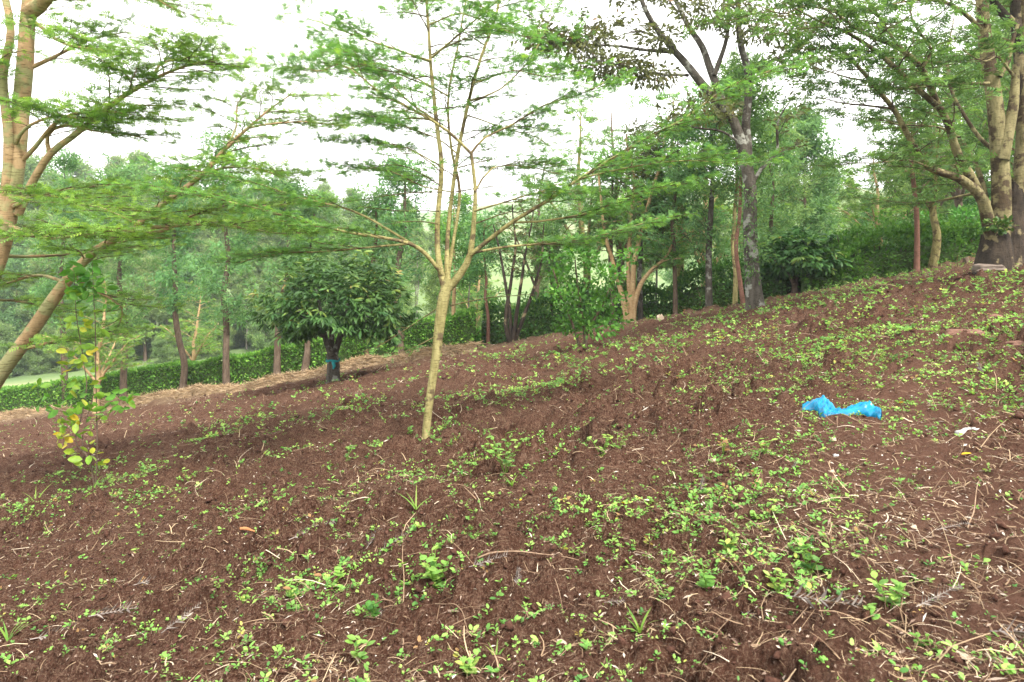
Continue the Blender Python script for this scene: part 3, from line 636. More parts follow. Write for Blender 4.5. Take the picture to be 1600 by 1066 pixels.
# ---- the mango tree, round dark crown, forked trunk with a teal rag tied round it
def mango(name, u, v, Y, W, top, label, n, nobj, rag=False):
    b = at(u, v, Y); b.z = float(height(b.x, b.y)); Y = b.y
    root = empty(name, b, label, 'tree')
    g = Grow(); m = W / 245.
    t = [(-2, 0), (-3, -30), (-2, -45)]
    def q(l, dy=0): return [at(u + a * m, v + c * m, Y + dy) for a, c in l]
    g.limb([b - Vector((0, 0, .15))] + q([(-1, -10), (0, -35), (-2, -52)]), np.array([.24, .19, .17, .15]) * m, 12, .01)
    for l, dy in (([(-3, -48), (-14, -80), (-20, -120), (-30, -160)], -.2), ([(0, -48), (10, -80), (16, -110), (30, -150)], .1), ([(10, -80), (50, -105), (80, -130)], .3), ([(-14, -80), (-50, -110), (-75, -130)], -.4), ([(-4, -50), (-2, -100), (0, -170)], .6)):
        P, rr = g.limb(q(l, dy), np.array([.10, .075, .05, .03]) * m, 8, .02)
        g.side(P, rr, .4, 1, 6, .7 * m, {**BR, 'levels': 1, 'keep': 0})
    # rosettes of drooping leaves over the crown surface
    c = np.array(at(u + 8 * m, v - 122 * m, Y)); rx, ry, rz = 106 * m * Y / F, 98 * m * Y / F, 80 * m * Y / F
    k = n; q3 = rng.normal(0, 1, (k, 3)); q3 /= np.linalg.norm(q3, axis=1)[:, None]
    rad = (.62 + .42 * rng.random(k)) * (1 + .26 * np.sin(q3[:, 0] * 6 + 1) * np.cos(q3[:, 2] * 5 + q3[:, 1] * 4))
    cen = c + q3 * rad[:, None] * np.array([rx, ry, rz]); cen[:, 2] = np.maximum(cen[:, 2], c[2] - rz * (.18 + .55 * np.abs(q3[:, 0])) + rng.random(k) * .3)
    lp = []; ld = []; tn = []
    for ci, qq in zip(cen, q3):
        m_ = rng.integers(7, 12); a = rng.uniform(0, 6.28, m_)
        d = np.stack([np.cos(a), np.sin(a), rng.normal(-.45, .35, m_)], -1) + qq * .6
        lp.append(np.tile(ci, (m_, 1)) + d * .03); ld.append(d); tn.append(np.clip(np.full(m_, rng.random() ** 2 * .8) + rng.normal(0, .12, m_), 0, 1))
    lp = np.concatenate(lp) - np.array(b); ld = np.concatenate(ld); tn = np.concatenate(tn)
    sz = rng.uniform(.18, .29, len(lp))
    order = np.argsort(lp[:, 1] * 1.0 + rng.normal(0, .15, len(lp))); near = order[:nobj]; rest = order[nobj:]
    fr = frames(ld, spin=.5)
    VV, FF, TT = scatter(LONG[0], LONG[1], lp[rest], fr[rest], sz[rest], tn[rest])
    o = link('foliage' if nobj else 'crown', mesh_np('foliage', VV, [FF], M['mango'], TT), root)
    if nobj:
        o['kind'] = 'stuff'
        temps = [mesh_np('leaf', LONG[0], [LONG[1]], M['mango'], np.full(4, t_)) for t_ in (.1, .25, .4, .6, .85)]
        for i in near:
            lo = link('leaf', temps[int(np.clip(tn[i] * 5, 0, 4))], root); F4 = np.eye(4); F4[:3, :3] = fr[i] * sz[i]; F4[:3, 3] = lp[i]
            from mathutils import Matrix
            lo.matrix_local = Matrix(F4.tolist())
    g.lp = []
    finish(g, root, M['dark'] if rag else M['brown'], None, None, 1, M['dark'])
    return root, b
mr_, b = mango('mango_tree', 521, 604, 18.5, 245, 0, 'round mango tree with a dense dark crown and forked trunk left of the slender acacia', 1050, 300, True)
w = Wood(); pr = []
a = np.linspace(0, 2 * math.pi, 15); cz = at(520, 563, b.y)
w.tube([(cz.x + .17 * math.cos(t), cz.y + .17 * math.sin(t), cz.z + .02 * math.sin(3 * t)) for t in a], [.03 + .008 * math.sin(5 * t) for t in a], 8)
w.tube([(cz.x + .06, cz.y - .2, cz.z - .01), (cz.x + .10, cz.y - .23, cz.z - .12), (cz.x + .07, cz.y - .22, cz.z - .2)], [.05, .045, .02], 6)
w.v = [v_ - np.array(cz) for v_ in w.v]
tag(link('rag', w.mesh('rag', M['teal']), None, cz), 'teal cloth strip knotted round the fork of the round mango tree', 'rag')

# ---- feathery roadside trees along the hedge
def silky(seed, H, cb, W, mat, twist=.085, dens=1.0, leaf=.2, trunk='brown', r0=.125):
    """upright tree: trunk, ascending branches, feathery leaves (built at the origin)"""
    g = Grow()
    pts = [(0, 0, -.2)]; x = y = 0
    for k in range(1, 9): x += rng.normal(0, twist); y += rng.normal(0, twist); pts.append((x, y, H * k / 8))
    P, rr = g.limb(pts, [r0 * 1.25, r0, r0 * .92, r0 * .85, r0 * .75, r0 * .6, r0 * .45, r0 * .3, r0 * .08], 8, .0)
    prm = dict(ang=.7, ang0=1.0, lift=.25, wig=.15, flat=.15, fk=.1, levels=2, dens=(2.6 * dens, 3), ratio=.5, gap=.13, ls=.5, jit=.07, tip=.5, droop=-.1)
    n = int((H - cb) * 4.2 * dens)
    g.side(P, rr, cb / H, 1.0, n, W, prm, both=False)
    for k in range(int((H - cb) * 9 * dens)):
        t = rng.random() ** .8; z = cb + (H - cb) * t; a = rng.uniform(0, 6.28); q_ = W * (1 - .6 * t) * rng.random() ** .5 * (.35 + .65 * min(1, t * 6))
        g.clump((np.interp(z, P[:, 2], P[:, 0]) + math.cos(a) * q_, np.interp(z, P[:, 2], P[:, 1]) + math.sin(a) * q_, z + q_ * .3), (.42, .42, .26), int(rng.integers(10, 26)), -.2)
    return g
def as_template(g, trunk_mat, leaf_mat, tmpl, size, spin=.9):
    return (g.wood.mesh('trunk', trunk_mat), g.twig.mesh('branches', M['twig'], False) if g.twig.v else None, g.foliage('crown', leaf_mat, tmpl, size, spin=spin))
def plant_tree(name, tm, loc, label, group=None, scale=1.0, rot=None, sz=None, cat='tree'):
    root = empty(name, loc, label, cat, group); root.rotation_euler = (0, 0, rng.uniform(0, 6.28) if rot is None else rot)
    root.scale = (scale, scale, sz or scale)
    for nm, me in zip(('trunk', 'branches', 'crown'), tm):
        if me: link(nm, me, root)
    return root
SPF = (SPRAY[0] * .9, SPRAY[1])
row = [  # u, v, depth, height, crown start, width, bark, leaf, label
 (105, 628, 28.6, 10.5, 3.4, 1.5, 'brown', 'oak', 'dark-trunked feathery tree behind the yellowing sapling, beyond the clipped hedge'),
 (193, 624, 26.6, 9.0, 2.6, 1.9, 'brown', 'oak', 'feathery tree with a thick grey trunk in the hedge just right of the yellowing sapling'),
 (283, 622, 26.0, 8.5, 3.2, 1.1, 'brown', 'oak', 'very thin feathery tree between two thicker ones on the left of the mulch ridge'),
 (354, 609, 25.2, 9.5, 2.2, 1.7, 'brown', 'oak', 'feathery tree with dark knotted trunk left of the mango crown'),
 (433, 597, 24.6, 7.2, 2.4, 1.4, 'brown', 'oak', 'straight brown trunk under the left edge of the mango crown'),
 (473, 592, 24.4, 6.5, 2.4, 1.2, 'brown', 'oak', 'short brown trunk close to the left of the mango stem'),
 (577, 575, 23.8, 6.0, 2.2, 1.3, 'red', 'oak', 'straight reddish trunk right of the mango stem in the hedge'),
 (629, 568, 23.4, 6.8, 2.2, 1.3, 'brown', 'oak', 'grey-brown trunk between the mango tree and the slender acacia'),
]
for u, v, Y, H, cb, W, bk, lf, lab in row:
    b = at(u, v, Y); b.z = float(height(b.x, b.y)); g = silky(0, H, cb, W, None)
    plant_tree('silky_oak_tree', as_template(g, M[bk], M[lf], SPF, .20), b, lab, 'feathery trees along the hedge', rot=0)
row2 = [
 (706, 556, 22.5, 5.0, 1.9, 1.0, 'pale', 'acacia', 'pale thin leaning tree just right of the slender acacia trunk', .05, .1),
 (762, 545, 22.0, 4.2, 1.6, 1.0, 'red', 'oak', 'small reddish-trunked tree left of the dark forked tree', .04, .08),
 (956, 516, 20.2, 5.2, 1.9, 1.1, 'brown', 'oak', 'brown trunk just left of the pale many-stemmed tree', .05, .12),
 (1001, 508, 20.0, 5.5, 1.8, 1.3, 'dark', 'olive', 'dark thin trunk just right of the pale many-stemmed tree', .05, .1),
 (1055, 498, 19.4, 5.6, 1.6, 1.2, 'brown', 'oak', 'slim brown-trunked tree by the pale upright stone', .04, .09),
 (1108, 492, 18.9, 6.2, 1.5, 1.4, 'dark', 'oak', 'dark knobbly-trunked tree left of the two thin leaning poles', .04, .13),
 (1148, 488, 18.3, 6.5, 2.4, 1.3, 'fever', 'acacia_dark', 'thin yellow-barked pole tree left of the lichen-barked tree', .05, .085),
 (1163, 484, 17.6, 6.0, 2.6, 1.1, 'red', 'acacia_dark', 'thin red-barked tree touching the lichen-barked tree', .07, .08),
 (1432, 437, 17.5, 6.2, 1.6, 1.3, 'red', 'acacia_dark', 'thin rusty leaning trunk in front of the bushes left of the giant acacia', .06, .09),
 (1026, 505, 20.6, 4.6, 1.7, .9, 'fartrunk', 'lime', 'thin grey sapling tree behind the pale upright stone', .05, .045),
 (1196, 470, 20.5, 5.8, 1.6, 1.2, 'brown', 'oak', 'half hidden brown tree just right of the lichen-barked tree', .05, .10),
 (735, 548, 24.0, 4.4, 1.7, .9, 'fartrunk', 'oak', 'spindly grey tree between the slender acacia and the dark forked tree', .05, .05),
 (862, 530, 22.5, 4.2, 1.5, .9, 'brown', 'oak', 'thin brown tree behind the bright green bushy tree', .05, .07),
 (1597, 410, 16.8, 7.0, 2.0, 1.8, 'red', 'acacia_dark', 'reddish trunk at the right edge behind the giant acacia', .04, .10),
]
for u, v, Y, H, cb, W, bk, lf, lab, tw, r0 in row2:
    b = at(u, v, Y); b.z = float(height(b.x, b.y)); g = silky(0, H, cb, W, None, tw, 1.15, r0=r0 * .72)
    plant_tree('slim_tree', as_template(g, M[bk], M[lf], SPF, .17), b, lab, 'slim trees along the top edge of the field', rot=0)

# ---- dark forked tree, pale many-stemmed tree, bright bushy tree
def forked(name, u, v, Y, stems_, bark, leaf, tmpl, size, label, W=.9, nb=7, r=.09, prm=None):
    b = at(u, v, Y); b.z = float(height(b.x, b.y)); root = empty(name, b, label, 'tree'); g = Grow()
    for l in stems_:
        l3 = [(a, c) for a, c in l]; dy = rng.uniform(-.5, .5)
        pts = [b + Vector((0, 0, -.1)) + Vector(((l3[0][0] - u) / F * Y, 0, 0))] + [at(a, c, Y + dy * i / len(l3)) for i, (a, c) in enumerate(l3[1:], 1)]
        P, rr = g.limb(pts, np.linspace(r, r * .25, len(pts)), 8, .02)
        g.side(P, rr, .5, 1, nb, W, prm or {**BR, 'dens': (3.5, 5)}, both=True)
    finish(g, root, M[bark], M[leaf], tmpl, size, M['twig'], .6); return root
forked('dark_forked_tree', 800, 543, 20.8, [[(798, 543), (797, 500), (792, 450), (782, 400), (770, 350)], [(800, 543), (806, 500), (815, 440), (822, 390), (835, 330)], [(802, 543), (812, 510), (830, 460), (845, 410), (850, 350)], [(797, 540), (790, 500), (800, 430), (806, 380), (800, 320)]],
       'black', 'olive', DIA, .12, 'dark-stemmed tree forking into thin stems behind the bare patch right of the slender acacia', .9, 8, .075)
forked('pale_stemmed_tree', 985, 508, 19.8, [[(980, 508), (976, 480), (968, 450), (955, 400), (940, 330), (935, 260)], [(985, 508), (984, 470), (983, 420), (985, 350), (990, 280), (975, 210)], [(988, 508), (992, 475), (1000, 445), (1015, 425), (1040, 400), (1060, 360)], [(983, 508), (988, 460), (992, 400), (1010, 330), (1030, 260), (1040, 200)]],
       'pale', 'acacia', FEATHER_LO, .12, 'tree with several thick pale tan stems and flat green layers at the field edge', 1.7, 12, .10, {**AC, 'dens': (5, 7), 'gap': .06})
bt = ground(911, 560)
def bushy(name, u, v, Y, blobs, leaf, size, label, stems_, bark='brown', tmpl=OVAL, r=.04, cat='tree', group=None):
    b = at(u, v, Y); b.z = float(height(b.x, b.y)); root = empty(name, b, label, cat, group); g = Grow()
    for l in stems_:
        P, rr = g.limb([b + Vector(((l[0][0] - u) / F * Y, 0, -.05))] + [at(a, c, Y) for a, c in l[1:]], np.linspace(r, r * .3, len(l)), 7, .02)
        g.side(P, rr, .3, 1, 8, .5, {**BR, 'levels': 2, 'dens': (5, 6), 'gap': .05})
    for cu, cv, w_, h_, n in blobs: g.clump(at(cu, cv, Y + rng.uniform(-.3, .3)), (w_ * Y / F, w_ * Y / F * .9, h_ * Y / F), n, .1)
    finish(g, root, M[bark], M[leaf], tmpl, size, M['twig'], .8); return root
bushy('bushy_tree', 911, 560, bt.y, [(905, 400, 32, 16, 260), (880, 430, 26, 16, 160), (945, 430, 34, 18, 260), (905, 470, 40, 22, 330), (955, 470, 32, 18, 180), (890, 505, 28, 14, 160), (930, 512, 38, 16, 240), (985, 400, 20, 12, 90), (900, 380, 20, 12, 90), (870, 460, 18, 14, 70), (965, 500, 20, 12, 90), (855, 400, 16, 10, 60)],
      'lime', .085, 'small bright green bushy tree with twin thin stems in front of the field edge', [[(915, 560), (913, 520), (905, 460), (898, 400)], [(907, 560), (903, 530), (880, 470), (865, 420)], [(915, 555), (918, 520), (945, 470), (960, 420)]])

# ---- flat layered acacias behind the hedge
def layered(H, cb, W, seed, dens=1.25, gap=.07, n0=26):
    g = Grow(); x = y = 0; pts = [(0, 0, -.3)]
    for k in range(1, 8): x += rng.normal(0, .14); y += rng.normal(0, .14); pts.append((x, y, H * k / 7))
    P, rr = g.limb(pts, [.2, .16, .14, .12, .10, .075, .05, .02], 9, .01)
    for a in (0, 2.2, 4.1):   # two or three big ascending limbs
        a += rng.uniform(-.4, .4); z0 = cb * rng.uniform(.7, 1.1); q = np.array([np.interp(z0, P[:, 2], P[:, 0]), np.interp(z0, P[:, 2], P[:, 1]), z0])
        d = np.array([math.cos(a), math.sin(a), 0]); pt = [q, q + d * W * .3 + (0, 0, H * .16), q + d * W * .6 + (0, 0, H * .3), q + d * W * .9 + (0, 0, H * .38)]
        P2, r2 = g.limb(pt, [.08, .06, .04, .02], 6, .03); g.side(P2, r2, .25, 1, int(n0 * .5), W * .6, {**AC, 'dens': (2.6 * dens, 3.6), 'gap': gap, 'keep': .5, 'jit': .03, 'wig': .14})
    g.side(P, rr, cb / H, 1, n0, W * .9, {**AC, 'dens': (2.6 * dens, 3.6), 'gap': gap, 'keep': .5, 'lift': .2, 'jit': .02, 'wig': .14, 'tip': .35}, both=False)
    return g
LT = [as_template(layered(8.5, 2.6, 2.6, 0), M['fever'], M['acacia'], FEATHER_LO, .19, .45), as_template(layered(7.5, 2.2, 3.0, 1), M['pale'], M['acacia_bright'], FEATHER_LO, .19, .45), as_template(layered(9.5, 3.0, 3.0, 2), M['brown'], M['acacia_dark'], FEATHER_LO, .19, .45)]
lay = [
 (905, 22.5, 0, .86, 'yellow-stemmed acacia with flat layers behind the bright bushy tree'),
 (840, 25.5, 2, .72, 'flat-layered acacia rising behind the dark forked tree'),
 (1050, 23.5, 0, .92, 'tall flat-layered acacia behind the gap left of the lichen-barked tree'),
 (1105, 21.5, 1, .78, 'bright flat-layered acacia whose twigs overlap the lichen-barked trunk'),
 (975, 27.5, 2, .96, 'dark flat-layered acacia farther back behind the pale many-stemmed tree'),
 (1455, 17.9, 0, .62, 'yellow-stemmed young acacia standing before the bushes left of the giant acacia'),
 (1380, 26, 1, .70, 'flat-topped bright acacia behind the bushes left of the rusty trunk'),
 (1500, 23, 2, .82, 'dark layered acacia in the shade behind the giant acacia'),
 (1590, 24, 2, .98, 'dark layered acacia at the right edge behind the giant stems'),
 (1430, 32, 2, .85, 'high flat-topped acacia on the right skyline'),
 (150, 24.0, 1, .62, 'flat-layered acacia behind the leafy sapling at left'),
 (300, 33, 1, .62, 'bright flat-layered acacia beyond the hedge left of the mango'),
 (740, 33, 1, .6, 'pale flat-layered acacia on the valley side behind the slender acacia'),
]
for u, Y, k, s_, lab in lay:
    x = (u - 800) / F * Y
    if u == 60: x -= 4
    plant_tree('layered_acacia_tree', LT[k], on(x, Y), lab, 'flat-layered acacias round the field', s_)

# ---- hedge
def hedge_line(xs, off, w, h, n, size, mat, name, label, tuft=0.0, la=.24, ck=.9):
    ya = edge(xs) + off; cum = np.r_[0, np.cumsum(np.hypot(np.diff(xs), np.diff(ya)))]
    t = rng.random(n) * cum[-1]; x = np.interp(t, cum, xs); y = np.interp(t, cum, ya)
    zf = rng.random(n) ** .75; lump = 1 - la / 2 + la * fbm(x * .9, x * 0 + 3.3, 61, 3)
    side = rng.uniform(-1, 1, n); top = rng.random(n) < .42
    inner = rng.random(n) < .22; side = np.where(top | inner, side, np.sign(side) * (1 - .18 * rng.random(n)) * (.9 + .2 * vn(x * 2.5, zf * 3, 63))); zf = np.where(top, 1 - .07 * rng.random(n), zf)
    zf = zf + tuft * (rng.random(n) ** 6) * top
    z = base_h(x, y) + zf * h * lump
    yy = y + side * w / 2 * (1 - .15 * zf)
    D = np.stack([rng.normal(0, .7, n), side * .8 + rng.normal(0, .5, n), zf * .9 + rng.normal(0, .5, n)], -1)
    c = np.array([xs.mean(), ya.mean(), float(base_h(xs.mean(), ya.mean()))])
    V, Fo, T = scatter(OVAL[0] if size > .2 else DIAW[0], OVAL[1] if size > .2 else DIAW[1], np.stack([x, yy, z], -1) - c, frames(D, spin=.7), size * rng.uniform(.6, 1.3, n), np.clip(rng.normal(.42, .22, n), 0, 1))
    root = empty(name, Vector(c), label, 'hedge')
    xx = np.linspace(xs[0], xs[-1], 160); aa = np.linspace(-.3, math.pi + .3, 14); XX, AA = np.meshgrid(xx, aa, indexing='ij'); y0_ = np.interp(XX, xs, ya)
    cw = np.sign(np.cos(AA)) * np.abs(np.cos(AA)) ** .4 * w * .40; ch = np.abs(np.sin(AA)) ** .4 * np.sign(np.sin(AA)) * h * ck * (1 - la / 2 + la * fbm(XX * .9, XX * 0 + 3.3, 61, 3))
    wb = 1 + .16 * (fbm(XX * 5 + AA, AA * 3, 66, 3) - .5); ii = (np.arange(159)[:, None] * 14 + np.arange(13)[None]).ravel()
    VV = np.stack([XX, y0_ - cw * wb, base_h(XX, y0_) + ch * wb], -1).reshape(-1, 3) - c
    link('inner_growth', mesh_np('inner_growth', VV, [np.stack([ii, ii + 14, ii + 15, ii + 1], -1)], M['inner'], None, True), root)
    link('foliage', mesh_np('foliage', V, [Fo], mat, T), root)
    w_ = Wood()
    for k in range(int(cum[-1] * 3)):
        t = rng.random() * cum[-1]; xx = np.interp(t, cum, xs); y2 = np.interp(t, cum, ya) + rng.normal(0, w * .15); z0 = float(base_h(xx, y2)) - c[2]
        w_.tube([(xx - c[0], y2 - c[1], z0 - .1), (xx - c[0] + rng.normal(0, .08), y2 - c[1] + rng.normal(0, .08), z0 + h * .45), (xx - c[0] + rng.normal(0, .2), y2 - c[1] + rng.normal(0, .2), z0 + h * .9)], [.02, .015, .006], 4)
    link('stems', w_.mesh('stems', M['brown']), root)['kind'] = 'stuff'
    return root
hedge_line(np.linspace(-30, -1.2, 40), 1.0, .95, 1.2, 38000, .11, M['hedge'], 'clipped_hedge', 'long clipped bright green hedge running behind the mulch ridge at left', .05)
hedge_line(np.linspace(-1.0, 7.6, 20), 1.7, 1.2, 1.15, 17000, .11, M['bush'], 'rough_hedge', 'darker loose hedge behind the tree row in the middle', .3, .9, .62)
hedge_line(np.linspace(7.8, 22, 20), 1.4, 1.6, 1.12, 20000, .12, M['lime'], 'bushy_hedge', 'overgrown creeper-covered hedge at the top right of the field', .35, 1.1, .6)

# ---- mango-like bush and bushes at the right
mango('spreading_tree', 1242, 470, 18.8, 128, 0, 'low dark spreading tree behind the field edge right of the lichen-barked tree', 520, 0)
mango('spreading_tree', 1560, 420, 24, 150, 0, 'dark round tree in the gloom behind the giant acacia', 300, 0)
def bush(u, v, Y, w_, h_, n, leaf, size, label, name='bush'):
    b = at(u, v, Y); b.z = float(base_h(b.x, b.y)); root = empty(name, b, label, 'bush', 'bushes along the top edge'); g = Grow()
    W_, H_ = w_ * Y / F, h_ * Y / F
    for k in range(5):
        a = rng.uniform(0, 6.28); w_ = Wood(); w_.tube(*curve([(0, 0, -.1), (math.cos(a) * W_ * .3, math.sin(a) * W_ * .3, H_ * .5), (math.cos(a) * W_ * .6, math.sin(a) * W_ * .6, H_ * .9)], [.04, .03, .01], .2, .02), 5); link('stem', w_.mesh('stem', M['brown']), root)
    for k in range(9):
        a = rng.uniform(0, 6.28); r_ = rng.random() ** .6 * .62; g.clump((math.cos(a) * W_ * r_, math.sin(a) * W_ * r_, H_ * rng.uniform(.3, .85)), (W_ * .42, W_ * .42, H_ * .24), n // 9)
    link('foliage', g.foliage('foliage', M[leaf], OVAL if size > .1 else DIAW, size, spin=.8), root)
bush(1330, 445, 19.5, 45, 95, 2600, 'lime', .11, 'tall yellow-green bush on the right skyline above the overgrown hedge')
bush(1305, 440, 22, 50, 70, 2200, 'oak', .12, 'grey-green bush left of the yellow-green bush')
bush(1385, 440, 19, 40, 60, 2200, 'bush', .11, 'dark bush between the yellow-green bush and the rusty trunk')
bush(1490, 425, 20, 55, 90, 2600, 'lime', .11, 'bright bush in the gap left of the giant acacia')
bush(1415, 430, 23, 60, 90, 2600, 'bush', .12, 'broad dark bush behind the rusty leaning trunk')
bush(1225, 470, 22, 50, 95, 2400, 'bush', .12, 'dark bush behind the low spreading tree')
bush(1540, 425, 21, 60, 90, 2600, 'bush', .12, 'dark bush directly behind the giant acacia foot')
bush(1080, 495, 21.5, 40, 40, 1600, 'lime', .10, 'low bright bush behind the dark knobbly-trunked tree')
bush(1150, 490, 21.5, 45, 70, 1800, 'lime', .10, 'bright bush behind the two thin leaning poles')
bush(395, 580, 33, 22, 34, 900, 'lime', .12, 'small green bush beyond the hedge left of the mango tree')
bush(735, 545, 23.8, 30, 30, 900, 'hedge', .10, 'low green bush behind the slender acacia')
bush(840, 530, 23.5, 45, 45, 1500, 'bush', .10, 'green bush behind the bright bushy tree')

# ---- far woodland
def tall(H, cb, W, leaf, bark, size, n_cl, lean=.1, seed=0):
    g = Grow(); x = y = 0; pts = [(0, 0, -.5)]
    for k in range(1, 9): x += rng.normal(0, lean); y += rng.normal(0, lean); pts.append((x, y, H * .97 * k / 8))
    P, rr = g.limb(pts, [.26, .2, .18, .16, .14, .11, .08, .05, .02], 6, .0, 1.5)
    for k in range(n_cl):
        t = cb / H + (1 - cb / H) * (k + rng.random()) / n_cl; z = H * t; q = np.array([np.interp(z, P[:, 2], P[:, 0]), np.interp(z, P[:, 2], P[:, 1]), z])
        a = rng.uniform(0, 6.28); tt = (t - cb / H) / (1 - cb / H); r_ = W * (math.sin(math.pi * min(1, .18 + tt * .82)) ** .7) * rng.uniform(.35, 1)
        e = q + np.array([math.cos(a) * r_, math.sin(a) * r_, r_ * .45]); g.twig.tube([q, (q + e) / 2 + (0, 0, -.1), e], [.05, .035, .012], 3)
        g.clump(e, (W * .33, W * .33, W * .2), int(30 * rng.uniform(.7, 1.3)))
        g.clump((q + e) / 2, (W * .25, W * .25, W * .14), 10)
    return as_template(g, M[bark], M[leaf], SPF, size, 1.0)
FT = [tall(22, 7, 3.0, 'forest', 'fartrunk', .52, 62), tall(18, 4, 3.2, 'oak', 'brown', .5, 60), tall(24, 10, 2.6, 'forest', 'fartrunk', .5, 52), tall(13, 2.5, 3.2, 'forest', 'brown', .5, 50), tall(20, 5, 3.4, 'forest', 'brown', .5, 60)]
kind_f = ['tall pale-trunked tree', 'bushy feathery tree', 'slender high-crowned tree', 'short round tree', 'dark full-crowned tree']
row_f = {66: 'nearest row', 72: 'second row', 80: 'middle row', 92: 'fourth row', 108: 'rearmost row'}
place = [(-10, 'past the pinkish trunk'), (60, 'behind the leaning limb'), (130, 'behind the leafy sapling'), (190, 'behind the thick grey trunk'), (250, 'right of the thick grey trunk'), (310, 'behind the very thin hedge tree'),
         (370, 'behind the dark knotted trunk'), (430, 'left of the mango crown'), (500, 'behind the mango crown'), (570, 'behind the mango crown'), (630, 'right of the mango crown'), (700, 'behind the slender acacia'), (800, 'left of the dark forked tree'),
         (900, 'right of the dark forked tree'), (1000, 'behind the pale many-stemmed tree'), (1150, 'behind the upright stone'), (1300, 'right of the lichen-barked tree'), (1420, 'under the right skyline dip'), (9999, 'behind the giant acacia')]
def where(u): return next(p for l, p in place if u <= l)
def far(u, Y, k, s_, label=None, grp='trees of the wood across the valley'):
    x = (u - 800) / F * Y; plant_tree('woodland_tree', FT[k], Vector((x, Y, float(base_h(x, Y)))), label or '%s, %s of the wood, %s' % (kind_f[k], row_f.get(Y, 'back'), where(u)), grp, s_)
topv = lambda u: np.interp(u, [-300, 0, 100, 200, 300, 400, 500, 600], [250, 268, 262, 252, 272, 288, 300, 318])
Ht = [22, 18, 24, 13, 20]
nfar = 0
for Y, st, hs in ((66, 46, .62), (72, 40, .85), (80, 40, 1.0), (92, 44, 1.0), (108, 48, 1.0)):
    u = -170
    while u < 640:
        u += st * rng.uniform(.6, 1.4); k = int(rng.choice([0, 1, 2, 4, 3], p=[.3, .22, .2, .18, .1]))
        if u > 420 and rng.random() < .2: continue
        x = (u - 800) / F * Y; z = float(base_h(x, Y)); want = (CAMZ - (topv(min(u, 600)) - HOR) / F * Y) - z
        s_ = want / Ht[k] * hs * rng.uniform(.82, 1.06); s_ = min(max(s_, .25), 1.25)
        far(u, Y, k, s_)
for (u, Y, k, s_, lb) in [
 (1215, 30, 4, .43, 'tall grey-green tree standing right behind the lichen-barked tree'), (1258, 33, 1, .54, 'tall feathery tree on the skyline right of the lichen-barked tree'),
 (1290, 44, 0, .42, 'pale feathery tree on the skyline between the tall pair and the low dip'), (1330, 52, 2, .34, 'wispy tree at the low dip of the right skyline'), (1360, 48, 1, .36, 'round-headed tree at the low dip of the right skyline'),
 (1400, 42, 4, .42, 'dark tree rising toward the giant acacia on the right skyline'), (1440, 38, 3, .62, 'bushy dark tree behind the young yellow acacia'), (1500, 34, 4, .5, 'dark tree behind the gap in the giant acacia limbs'),
 (1550, 32, 1, .62, 'dark tree just behind the giant acacia stems'), (1620, 30, 4, .66, 'dark tree beyond the right edge behind the giant acacia'), (1180, 40, 1, .42, 'grey-green tree behind the lichen-barked trunk'),
 (1120, 46, 4, .42, 'dark tree seen behind the two thin poles'), (1060, 52, 1, .42, 'grey tree far behind the pale upright stone'), (1000, 58, 3, .6, 'bushy tree far behind the pale many-stemmed tree'),
 (870, 64, 3, .42, 'round tree down the valley right of the dark forked tree'),
 (700, 62, 3, .48, 'round tree in the valley behind the slender acacia'), (650, 75, 0, .5, 'pale-trunked tree in the valley left of the slender acacia'), (610, 58, 3, .42, 'low round tree on the green slope beyond the mango')]:
    far(u, Y, k, s_, lb, 'trees standing behind the field edge')
for k in range(90):   # scattered on the far hillside
    Y = rng.uniform(120, 380); u = rng.uniform(-200, 1500)
    if 560 < u < 960 and rng.random() < .55: continue
    kk = int(rng.choice([1, 3, 4])); far(u, Y, kk, rng.uniform(.35, .7), 'small tree dotted on the %s far hillside, %s' % ('lower' if Y < 190 else ('middle' if Y < 280 else 'upper'), where(u)), 'trees dotted on the far hillside')

for k in range(84):
    u = -70 + 8 * k + rng.uniform(-6, 6); Y = rng.uniform(62, 74); x = (u - 800) / F * Y
    sh_ = rng.uniform(.26, .5)
    plant_tree('understorey_shrub', FT[3], Vector((x, Y, float(base_h(x, Y)) - 1.2)), '%s round %s shrub below the far wood, %s' % ('small' if sh_ < .34 else ('middling' if sh_ < .42 else 'large'), 'front' if Y < 66 else ('middle' if Y < 70 else 'rear'), where(u)), 'shrubs under the far wood', sh_, cat='shrub')
for k in range(16):
    u = rng.uniform(620, 1130); Y = rng.uniform(34, 60); x = (u - 800) / F * Y
    plant_tree('valley_shrub', FT[int(rng.choice([3, 4]))], Vector((x, Y, float(base_h(x, Y)) - 1.0)), 'shrubby tree on the slope below the field, %s' % where(u), 'shrubs on the slope below the field', rng.uniform(.16, .30), cat='shrub')

# ---- mulch windrow along the left edge
def windrow(segs):
    n = 38000; t = rng.random(n); x = np.interp(t, [0, 1], [-24, -1.0]); off = -1.0 + .5 * np.sin(x * .9) + .25 * np.sin(x * 2.3)
    hgt = .16 + .26 * fbm(x * .8, x * 0 + 9, 71, 3) * 1.3
    sd_ = rng.normal(0, .42, n); y = edge(x) + off + sd_; z = base_h(x, y) + hgt * np.exp(-(sd_ / .45) ** 2) * (.75 + .4 * fbm(x * 3, y * 3, 73, 2)) - .02
    a = rng.uniform(0, 6.28, n); D = np.stack([np.cos(a), np.sin(a), rng.normal(0, .3, n)], -1)
    Bv = np.array([(0, -.5, 0), (1, -.3, 0), (1, .3, .0), (0, .5, 0)]); Bf = np.array([(0, 1, 2, 3)])
    L_ = rng.uniform(.08, .3, n); S_ = np.stack([L_, np.full(n, .014), L_], -1)
    return scatter(Bv, Bf, np.stack([x, y, z], -1), frames(D, spin=.8), S_)
Vm, Fm, Tm = windrow(None)
